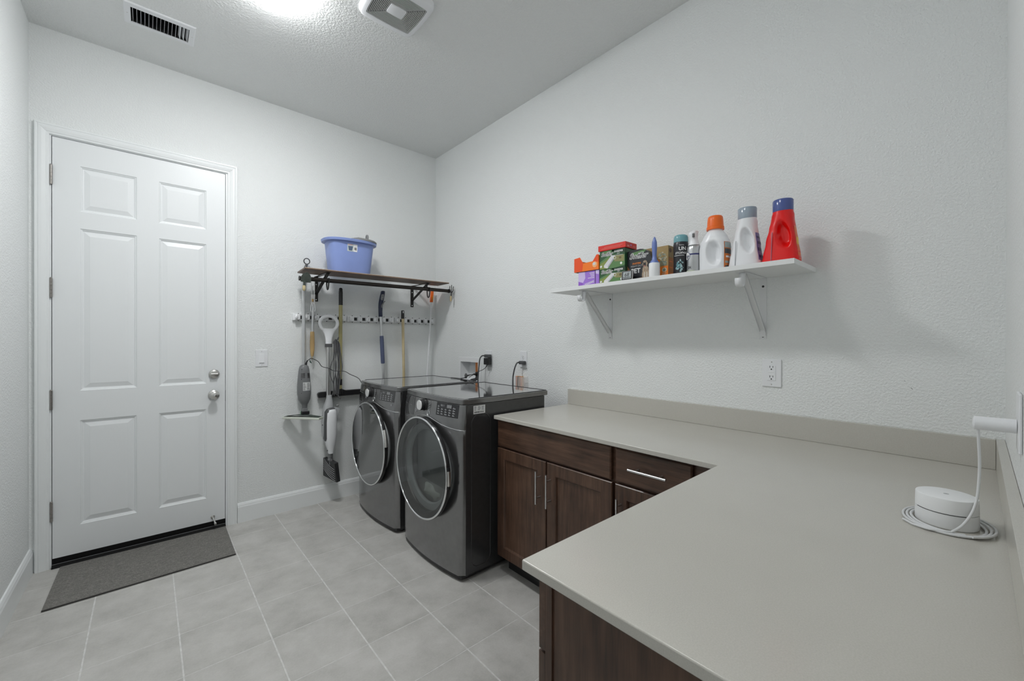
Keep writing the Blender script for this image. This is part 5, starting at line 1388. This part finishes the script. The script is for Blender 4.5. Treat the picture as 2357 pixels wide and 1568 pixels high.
put_text(mb, 'PET', (xp-0.0004,-2.388,zb0+0.040), UY, VZ, 0.034, mi=0, offset=0.0006)
# sitting dog picture
fq(mb, xp-0.0005, ell(-2.473, zb0+0.028, 0.021, 0.030), 6); fq(mb, xp-0.0007, ell(-2.4715, zb0+0.050, 0.017, 0.024), 6); fq(mb, xp-0.0008, ell(-2.469, zb0+0.083, 0.0150, 0.0165), 6)
fq(mb, xp-0.0009, ell(-2.467, zb0+0.078, 0.0085, 0.010), 1); fq(mb, xp-0.0010, ell(-2.461, zb0+0.087, 0.0025, 0.0028, 10), 1); fq(mb, xp-0.0010, ell(-2.474, zb0+0.087, 0.0025, 0.0028, 10), 1)
fq(mb, xp-0.0009, [(-2.456,zb0+0.095),(-2.452,zb0+0.083),(-2.459,zb0+0.090)], 1); fq(mb, xp-0.0009, [(-2.481,zb0+0.095),(-2.487,zb0+0.083),(-2.479,zb0+0.090)], 1)
fq(mb, xp-0.0009, ell(-2.466, zb0+0.022, 0.0045, 0.020), 7); fq(mb, xp-0.0009, ell(-2.480, zb0+0.022, 0.0045, 0.020), 7); fq(mb, xp-0.0012, ell(-2.4665, zb0+0.071, 0.003, 0.004, 10), 8)
mb.build('carton_print', [M_WHITETXT, M_BLACKTXT, M_MIDGREEN, plain('print_rust', (0.30,0.12,0.05,1), 0.5), plain('print_orange', (0.85,0.24,0.02,1), 0.5), M_PRINTGREY, M_FAWN, plain('print_cream', (0.52,0.47,0.40,1), 0.6), plain('print_tongue', (0.55,0.16,0.14,1), 0.5)], ca, smooth=False)

# thermometer clock
zk = ztop(-2.39)+0.0004
r = thing('digital_thermometer', (-0.285,-2.385,zk), 'small silver digital thermometer reading 68, leaning on the shelf', 'thermometer')
T = Matrix.Translation((-0.292,-2.385,zk)) @ Matrix.Rotation(math.radians(-9),4,'X') @ Matrix.Rotation(math.radians(8),4,'Y')
T = Matrix.Translation((-0.292,-2.387,zk)) @ Matrix.Rotation(math.radians(9),4,'Y')
mb = MB(); mb.box((0,-0.034,0.0005),(0.009,0.034,0.054), T=T); cs_ = mb.build('case', M_STEEL, r, bevel=0.003)
mb = MB(); mb.box((-0.0006,-0.031,0.004),(0.0,0.031,0.0515), T=T); mb.build('bezel', M_BLACK, cs_)
mb = MB(); mb.add([T @ Vector(p) for p in ((-0.0009,0.0235,0.0105),(-0.0009,-0.0235,0.0105),(-0.0009,-0.0235,0.0470),(-0.0009,0.0235,0.0470))], [(0,1,2,3)]); sc_ = mb.build('lcd', plain('lcd_grey', (0.36,0.40,0.41,1), 0.3), cs_)
mb = MB(); f_ = lambda q: T @ q
put_text(mb, '68', (-0.0013,0.0145,0.0225), UY, VZ, 0.028, fn=f_, offset=0.0003); put_text(mb, '\u00b0F', (-0.0013,-0.0140,0.0345), UY, VZ, 0.010, fn=f_)
mb.add([T @ Vector(p) for p in ((-0.0013,0.0225,0.0195),(-0.0013,-0.0225,0.0195),(-0.0013,-0.0225,0.0203),(-0.0013,0.0225,0.0203))], [(0,1,2,3)])
for k in range(4): mb.add([T @ Vector(p) for p in ((-0.0013,0.019-k*0.010,0.0125),(-0.0013,0.0125-k*0.010,0.0125),(-0.0013,0.0125-k*0.010,0.0178),(-0.0013,0.019-k*0.010,0.0178))], [(0,1,2,3)])
mb.build('lcd_digits', M_BLACKTXT, sc_, smooth=False)

# lint roller
yl, xl = -2.5375, -0.279; zl = ztop(yl)+0.0004
r = thing('lint_roller', (xl,yl,zl), 'white lint roller standing upright with blue handle', 'lint roller')
mb = MB(); mb.lathe([(0.0001,0.0),(0.0255,0.0),(0.0262,0.002),(0.0262,0.068),(0.0245,0.0705),(0.0001,0.0705)], (xl,yl,zl), 'Z', 36); mb.build('paper_roll', M_WHITEMATTE, r)
mb = MB(); mb.ring_loft([sup(xl,yl,zl+z,a,b,2.4,24) for z,a,b in ((0.0706,0.020,0.020),(0.078,0.018,0.020),(0.088,0.010,0.012),(0.110,0.0085,0.010),(0.150,0.0105,0.0125),(0.175,0.0095,0.0115),(0.195,0.0045,0.0055),(0.2015,0.001,0.0015))]); mb.build('handle', plain('lint_blue', (0.13,0.19,0.46,1), 0.35), r, angle=60)

# kraft carton behind
zt0 = ztop(-2.51)+0.0004; xt = -0.200
r = thing('kraft_carton', (-0.17,-2.50,zt0), 'tan cardboard carton with orange base behind the lint roller', 'box', 'cartons on the white shelf')
ca = carton((xt,-2.5690,zt0), (-0.140,-2.418,zt0+0.168), M_KRAFT, r)
mb = MB(); xp = xt-0.0004
fq(mb, xp, [(-2.418,zt0+0.060),(-2.5685,zt0+0.066),(-2.5685,zt0+0.002),(-2.418,zt0+0.002)], 0)
random.seed(9)
for k in range(46): fq(mb, xp-0.0002-0.00001*k, ell(-2.518-0.040*random.random(), zt0+0.070+0.068*random.random(), 0.004+0.003*random.random(), 0.003+0.003*random.random(), 8), random.choice((1,1,2,3)))
fq(mb, xp-0.0004, ell(-2.513, zt0+0.094, 0.010, 0.008), 0); fq(mb, xp-0.0004, ell(-2.548, zt0+0.046, 0.013, 0.012), 2); fq(mb, xp-0.0006, ell(-2.548, zt0+0.046, 0.008, 0.0065), 3)
for k, wl in enumerate((0.024,0.018,0.022)): fq(mb, xp-0.0004, [(-2.535,zt0+0.028-k*0.006),(-2.535-wl,zt0+0.028-k*0.006),(-2.535-wl,zt0+0.0305-k*0.006),(-2.535,zt0+0.0305-k*0.006)], 2)
fq(mb, xp-0.0004, [(-2.533,zt0+0.010),(-2.560,zt0+0.010),(-2.560,zt0+0.003),(-2.533,zt0+0.003)], 4)
yy = -2.5695
mb.add([(-0.199,yy,zt0+0.002),(-0.1405,yy,zt0+0.002),(-0.1405,yy,zt0+0.105),(-0.199,yy,zt0+0.110)], [(0,1,2,3)], 5)
for k in range(3): mb.add([(-0.192,yy-0.0003,zt0+0.025+k*0.030),(-0.160,yy-0.0003,zt0+0.025+k*0.030),(-0.160,yy-0.0003,zt0+0.031+k*0.030),(-0.192,yy-0.0003,zt0+0.031+k*0.030)], [(0,1,2,3)], 6)
c_ = [(-0.180+0.012*math.cos(2*PI*k/20), yy-0.0003, zt0+0.145+0.012*math.sin(2*PI*k/20)) for k in range(20)]; mb.add(c_, [tuple(range(20))], 7)
mb.build('carton_print', [plain('print_orange_base', (0.80,0.20,0.012,1), 0.45), plain('print_sage', (0.34,0.33,0.22,1), 0.5), plain('print_sand', (0.60,0.52,0.36,1), 0.5), plain('print_grey_green', (0.22,0.27,0.22,1), 0.5), plain('print_sky', (0.40,0.50,0.60,1), 0.5), plain('print_amber_side', (0.45,0.15,0.015,1), 0.5), plain('print_orange_bar', (0.75,0.18,0.01,1), 0.5), M_BROWNTXT], ca, smooth=False)

# scent booster can
yk, xk = -2.634, -0.200; zk = ztop(yk)+0.0004
r = thing('scent_booster_bottle', (xk,yk,zk), 'black scent bead bottle with a pale teal cap', 'bottle')
mb = MB(); mb.lathe([(0.0001,0.0),(0.033,0.0),(0.0352,0.003),(0.0345,0.03),(0.0338,0.07),(0.0350,0.11),(0.0358,0.14),(0.0350,0.158),(0.0318,0.168),(0.0001,0.168)], (xk,yk,zk), 'Z', 48); bo = mb.build('bottle_body', M_BLKBOX, r, angle=60)
mb = MB(); mb.lathe([(0.0338,0.1665),(0.0338,0.176),(0.0332,0.190),(0.0300,0.199),(0.022,0.2035),(0.0001,0.2045)], (xk,yk,zk), 'Z', 48); mb.build('cap', plain('teal_cap', (0.16,0.36,0.40,1), 0.25), r, angle=60)
def wrap(cx, cy, rad):
    def f(q):
        a = (q.y-cy)/rad
        return Vector((cx-rad*math.cos(a), cy+rad*math.sin(a), q.z))
    return f
mb = MB(); wr_ = wrap(xk, yk, 0.0366)
put_text(mb, 'UN', (0,yk-0.006,zk+0.124), UY, VZ, 0.024, fn=wr_, offset=0.0008)
put_text(mb, 'STOPABLES', (0,yk+0.012,zk+0.106), UY, VZ, 0.0150, fn=wr_, shear=0.3, offset=0.0003)
mb.add([wr_(Vector((0,yk+0.018-0.05*i/8,zk+0.098+0.0022*j))) for j in (0,1) for i in range(9)], [(i,i+1,i+10,i+9) for i in range(8)])
put_text(mb, 'downy', (0,yk-0.008,zk+0.147), UY, VZ, 0.0085, fn=wr_)
mb.build('label_text', M_WHITETXT, bo, smooth=False)
mb = MB(); random.seed(4)
for k in range(40):
    a = random.random()*2*PI; rr = random.random()**0.6; cy_ = yk-0.010+0.019*rr*math.cos(a); cz_ = zk+0.048+0.028*rr*math.sin(a); s_ = 0.002+0.003*random.random()
    o_ = wrap(xk,yk,0.0364+0.00002*k); mb.add([o_(Vector((0,cy_+s_,cz_))), o_(Vector((0,cy_,cz_+s_*1.8))), o_(Vector((0,cy_-s_,cz_))), o_(Vector((0,cy_,cz_-s_*1.2)))], [(0,1,2,3)], k % 2)
mb.build('label_picture', [plain('print_teal', (0.12,0.30,0.33,1), 0.45), plain('print_ice', (0.42,0.58,0.60,1), 0.45)], bo, smooth=False)

# air freshener can
yk, xk = -2.7005, -0.205; zk = ztop(yk)+0.0004
r = thing('air_freshener', (xk,yk,zk), 'silver air freshener spray can with white trigger top', 'spray can')
mb = MB(); mb.lathe([(0.0001,0.0),(0.0300,0.0),(0.0318,0.003),(0.0318,0.118),(0.0300,0.133),(0.0250,0.140),(0.0001,0.140)], (xk,yk,zk), 'Z', 48); bo = mb.build('can', plain('silver_can', (0.55,0.56,0.57,1), 0.28, 0.9), r, angle=60)
mb = MB(); mb.ring_loft([sup(xk,yk+dy,zk+z,a,b,2.2,28) for z,a,b,dy in ((0.1405,0.0255,0.0255,0),(0.155,0.0215,0.0210,0),(0.170,0.0185,0.0175,0.001),(0.183,0.0200,0.0190,0.003),(0.198,0.0215,0.0220,0.004),(0.206,0.0190,0.0180,-0.002),(0.2105,0.010,0.009,-0.006))]); tp_ = mb.build('trigger_top', M_WHITE, r, angle=60)
mb = MB(); mb.box((xk-0.0235,yk-0.011,zk+0.176), (xk-0.0165,yk-0.003,zk+0.194)); mb.build('nozzle_gap', M_DARKGREY, tp_)
mb = MB(); mb.tube([(xk+0.0205*math.cos(t),yk+0.003+0.0215*math.sin(t),zk+0.2005+0.004*math.sin(t+2.5)) for t in [2*PI*i/28 for i in range(28)]], 0.0008, 5, closed=True); mb.build('top_seam', M_GREYPLASTIC, tp_)
mb = MB(); wr_ = wrap(xk,yk,0.0323)
def wband(za, zb_, a0, a1, mi, rad=0.0322, n=14):
    P = []; F = []
    for i in range(n+1):
        a = a0+(a1-a0)*i/n
        for z in (za,zb_): P.append((xk-rad*math.cos(a), yk+rad*math.sin(a), zk+z))
    for i in range(n): F.append((2*i,2*i+2,2*i+3,2*i+1))
    mb.add(P, F, mi)
wband(0.092,0.099,math.radians(12),math.radians(-90),0); 
wr2 = wrap(xk,yk,0.0325); mb.add([wr2(Vector((0,y,z))) for y,z in ell(yk+0.022,zk+0.089,0.019,0.019)], [tuple(range(28))], 0)
wr3 = wrap(xk,yk,0.0328); mb.add([wr3(Vector((0,y,z))) for y,z in ell(yk+0.022,zk+0.089,0.0170,0.0170)], [tuple(range(28))], 1)
put_text(mb, 'febreze', (0,yk+0.035,zk+0.0855), UY, VZ, 0.0095, mi=0, fn=wrap(xk,yk,0.0332))
put_text(mb, '2X', (0,yk+0.016,zk+0.028), UY, VZ, 0.0145, mi=2, fn=wr2, offset=0.0004)
wband(0.002,0.020,math.radians(60),math.radians(-30),3)
mb.build('label_print', [plain('print_indigo', (0.025,0.03,0.14,1), 0.45), M_WHITETXT, M_BLACKTXT, plain('print_pale_lime', (0.48,0.52,0.42,1), 0.45)], bo, smooth=False)

# detergent bottles ------------------------------------------------
SURF = {}; r_surf = []
def bottle(name, label, xk, yk, prof, mats, recess, cap, group='laundry detergent bottles', n=72, e=3.0):
    zk = ztop(yk)+0.0004
    r = thing(name, (xk,yk,zk), label, 'bottle', group)
    # dense profile
    zs = [p[0] for p in prof]; rows = []
    m = 44
    def ip(z, k):
        for i in range(len(prof)-1):
            if prof[i][0] <= z <= prof[i+1][0]:
                t = (z-prof[i][0])/(prof[i+1][0]-prof[i][0]); t = t*t*(3-2*t) if prof[i+1][0]-prof[i][0] > 0.02 else t
                return prof[i][k]+(prof[i+1][k]-prof[i][k])*t
        return prof[-1][k]
    for i in range(m+1):
        z = zs[0]+(zs[-1]-zs[0])*i/m
        rows.append((z, ip(z,1), ip(z,2), ip(z,3)))
    rings = []
    ry, rz, ra, rb, dep, tilt = recess
    for z, dy, a, b in rows:          # a: half width along y, b: half depth along x
        ring = []
        for k in range(n):
            t = 2*PI*k/n; c, s = math.cos(t), math.sin(t); ee = e+(2.0-e)*min(1.0, max(0.0, (z/zs[-1]-0.55)/0.33))
            y = dy+a*math.copysign(abs(c)**(2/ee), c); x = b*math.copysign(abs(s)**(2/ee), s)
            q = math.hypot((y-ry-(z-rz)*tilt)/ra, (z-rz)/rb)
            if q < 1.0:
                f = min(1.0, (1-q)/0.5); f = f*f*(3-2*f); x -= math.copysign(min(dep*f, abs(x)*0.75), x)
            ring.append(Vector((xk+x, yk+y, zk+z)))
        rings.append(ring)
    def surf(z, t, o=0.0006):
        dy, a, b = ip(z,1), ip(z,2)+o, ip(z,3)+o; c, s_ = math.cos(t), math.sin(t)
        ee = e+(2.0-e)*min(1.0, max(0.0, (z/zs[-1]-0.55)/0.33))
        return Vector((xk+b*math.copysign(abs(s_)**(2/ee), s_), yk+dy+a*math.copysign(abs(c)**(2/ee), c), zk+z))
    SURF[name+str(len(SURF))] = surf; r_surf.append(surf)
    mb = MB(); mb.ring_loft(rings); bo = mb.build('bottle_body', mats[0], r, angle=75)
    mb = MB(); mb.lathe(cap, (xk, yk+prof[-1][1], zk), 'Z', 48); cp_ = mb.build('cap', mats[1], r, angle=45)
    return r, bo, cp_, zk
# white bottle, orange cap
r, bo, cp_, zk = bottle('detergent_bottle', 'white detergent bottle with an orange cap', -0.195, -2.7935,
    [(0.0,0.0,0.060,0.040),(0.004,0.0,0.0630,0.044),(0.045,0.0,0.0635,0.045),(0.10,0.0,0.0645,0.045),(0.135,-0.001,0.0625,0.044),(0.165,-0.002,0.052,0.040),(0.185,-0.002,0.038,0.034),(0.193,-0.002,0.030,0.030),(0.200,-0.002,0.029,0.029)],
    [M_WHITE, M_ORANGE], (-0.012,0.085,0.034,0.062,0.030,0.10),
    [(0.0001,0.196),(0.0372,0.1965),(0.0375,0.200),(0.0372,0.210),(0.0348,0.212),(0.0335,0.238),(0.0315,0.255),(0.027,0.2600),(0.0001,0.2605)])
def right_print(stripes):
    """label wrapped on the narrow face turned to the right: (z0, z1, t0, t1, material)"""
    mb = MB(); surf = r_surf[-1]
    for k, (za, zb_, t0, t1, mi) in enumerate(stripes):
        n, m = 14, 6; P = []; F = []
        for j in range(m+1):
            for i in range(n+1): P.append(surf(za+(zb_-za)*j/m, PI*(t0+(t1-t0)*i/n), 0.0005+0.0004*(mi > 0)))
        for j in range(m):
            for i in range(n): q = j*(n+1)+i; F.append((q,q+1,q+n+2,q+n+1))
        mb.add(P, F, mi)
    return mb
mb = right_print([(0.010,0.132,0.70,1.22,0),(0.078,0.100,0.72,1.20,1),(0.104,0.130,0.72,1.20,2),(0.035,0.045,0.75,1.18,2),(0.016,0.024,0.75,1.18,1),(0.060,0.068,0.85,1.15,3)])
mb.build('bottle_label', [plain('label_burnt_orange', (0.60,0.16,0.02,1), 0.4), plain('label_charcoal', (0.05,0.06,0.07,1), 0.4), plain('label_grey_leaf', (0.30,0.36,0.36,1), 0.4), M_WHITETXT], bo, smooth=False)
# white bottle, clear grey cap
M_CAPGREY = plain('cap_smoky', (0.30,0.36,0.42,1), 0.18)
M_CAPBLUE = plain('cap_blue', (0.075,0.105,0.30,1), 0.18)
def PROF(k): return [(0.0,0.0,0.066*k,0.038),(0.004,0.0,0.0715*k,0.042),(0.020,0.0,0.072*k,0.043),(0.035,0.0,0.069*k,0.042),(0.095,-0.001,0.0585*k,0.040),(0.15,-0.003,0.0490*k,0.038),(0.185,-0.004,0.0440*k,0.037),(0.205,-0.005,0.0400,0.0365),(0.212,-0.005,0.0375,0.0360),(0.222,-0.005,0.0365,0.0355)]
def tcap(): return [(0.0001,0.217),(0.0362,0.217),(0.0368,0.219),(0.0372,0.262),(0.0350,0.2655),(0.0290,0.2660),(0.024,0.2600),(0.0001,0.2590)]
r, bo, cp_, zk = bottle('detergent_bottle', 'white detergent bottle with a clear grey cap', -0.190, -2.9245, PROF(0.92), [M_WHITE, M_CAPGREY], (-0.016,0.120,0.026,0.062,0.028,0.18), tcap())
mb = right_print([(0.030,0.150,0.70,1.16,0),(0.070,0.085,0.80,1.13,1),(0.100,0.112,0.82,1.12,1),(0.040,0.052,0.80,1.13,1),(0.125,0.135,0.85,1.12,1)])
mb.build('bottle_label', [plain('label_violet_blue', (0.16,0.17,0.42,1), 0.4), plain('label_navy_ink', (0.02,0.03,0.14,1), 0.4)], bo, smooth=False)
mb = MB(); mb.tube([(-0.190-0.0432*0.995, -2.9245+0.030-0.004*i/6, zk+0.006+0.115*i/6) for i in range(7)], 0.0012, 6); mb.build('level_window', plain('window_grey', (0.30,0.32,0.34,1), 0.3), bo)
r, bo, cp_, zk = bottle('detergent_bottle', 'red detergent bottle with a blue cap at the shelf end', -0.192, -3.0605, PROF(0.945), [M_RED, M_CAPBLUE], (-0.016,0.120,0.026,0.062,0.028,0.18), tcap())
mb = right_print([(0.012,0.150,0.72,1.10,0),(0.075,0.105,0.80,1.06,1)])
mb.build('bottle_label', [plain('label_orange_red', (0.75,0.14,0.03,1), 0.4), plain('label_yellow', (0.80,0.50,0.05,1), 0.4)], bo, smooth=False)
mb = MB(); mb.tube([(-0.192-0.0432*0.995, -3.0605+0.026-0.004*i/6, zk+0.006+0.125*i/6) for i in range(7)], 0.0016, 6); mb.build('level_window', plain('window_mauve', (0.40,0.16,0.22,1), 0.3), bo)

# ================================================================== WI-FI PUCK ON THE COUNTER
RXc, RYc, RZ = -0.730, -3.552, CT+0.0006
r = thing('wifi_router', (RXc,RYc,RZ), 'white round puck router on the counter with a dark slot', 'router')
mb = MB(); mb.lathe([(0.0001,0.0),(0.0520,0.0),(0.0536,0.002),(0.0540,0.004),(0.0535,0.0345)], (RXc,RYc,RZ), 'Z', 72); mb.build('router_base', M_WHITEMATTE, r, angle=30)
mb = MB(); mb.lathe([(0.0526,0.0350),(0.0535,0.0356),(0.0530,0.0670),(0.0522,0.0688),(0.0505,0.0695),(0.0001,0.0695)], (RXc,RYc,RZ), 'Z', 72); tpp = mb.build('router_lid', M_WHITEMATTE, r, angle=30)
mb = MB(); mb.tube([(RXc+0.0532*math.cos(a),RYc+0.0532*math.sin(a),RZ+0.0352) for a in [math.radians(118+100*i/30) for i in range(31)]], 0.0010, 6); mb.build('status_slot', M_BLACK, r)
mb = MB(); mb.lathe([(0.0001,0.0696),(0.005,0.0696),(0.005,0.0698),(0.0001,0.0698)], (RXc,RYc,RZ), 'Z', 20); mb.build('logo_dot', M_PRINTGREY, tpp)
M_CABLE = plain('white_cable', (0.66,0.67,0.68,1), 0.4)
wa = thing('router_power_cable', (-0.76,-3.60,CT), 'white power cable coiled around the puck router, rising to the wall adapter', 'cable')
mb = MB(); mb.tube([(-0.760,RY0+0.0072,1.166),(-0.760,-3.597,1.166)], [0.0150,0.0150], 28); mb.ball((-0.760,-3.597,1.166), (0.0149,0.004,0.0149), 24, 10); mb.build('wall_adapter', M_WHITE, wa)
cz_ = RZ+0.0028
coil = []
for k in range(3*36+1):
    a = math.radians(-150-10*k); q = k/36
    rad = 0.0600+0.0075*q+0.003*math.sin(a*2+1)
    coil.append((RXc-0.012+0.004*q+rad*1.10*math.cos(a), RYc+rad*math.sin(a), cz_+0.0022*(1+math.sin(a*1.0+q))))
hang = smooth_path([(-0.760,-3.602,1.153),(-0.758,-3.603,1.12),(-0.754,-3.6045,1.075),(-0.754,-3.6035,1.03),(-0.762,-3.600,0.99),(-0.778,-3.592,0.960),(-0.800,-3.578,0.936),(-0.812,-3.563,0.9215)], 6)
mb = MB(); mb.tube(hang+[(-0.818,-3.545,cz_+0.002),(-0.820,-3.525,cz_+0.001),(-0.808,-3.500,cz_),(-0.785,-3.482,cz_)], 0.0026, 10); mb.build('rising_lead', M_CABLE, wa)
mb = MB(); mb.tube(coil, 0.0027, 8); mb.build('coiled_lead', M_CABLE, wa)
# cover plate on the front wall behind the adapter
r = thing('adapter_outlet', (-0.757,RY0,1.175), 'white outlet plate holding the round adapter at the right edge', 'outlet')
mb = MB(); mb.box((-0.797,RY0+0.0003,1.112), (-0.717,RY0+0.0062,1.239)); mb.build('cover_plate', M_WHITE, r, bevel=0.0035)
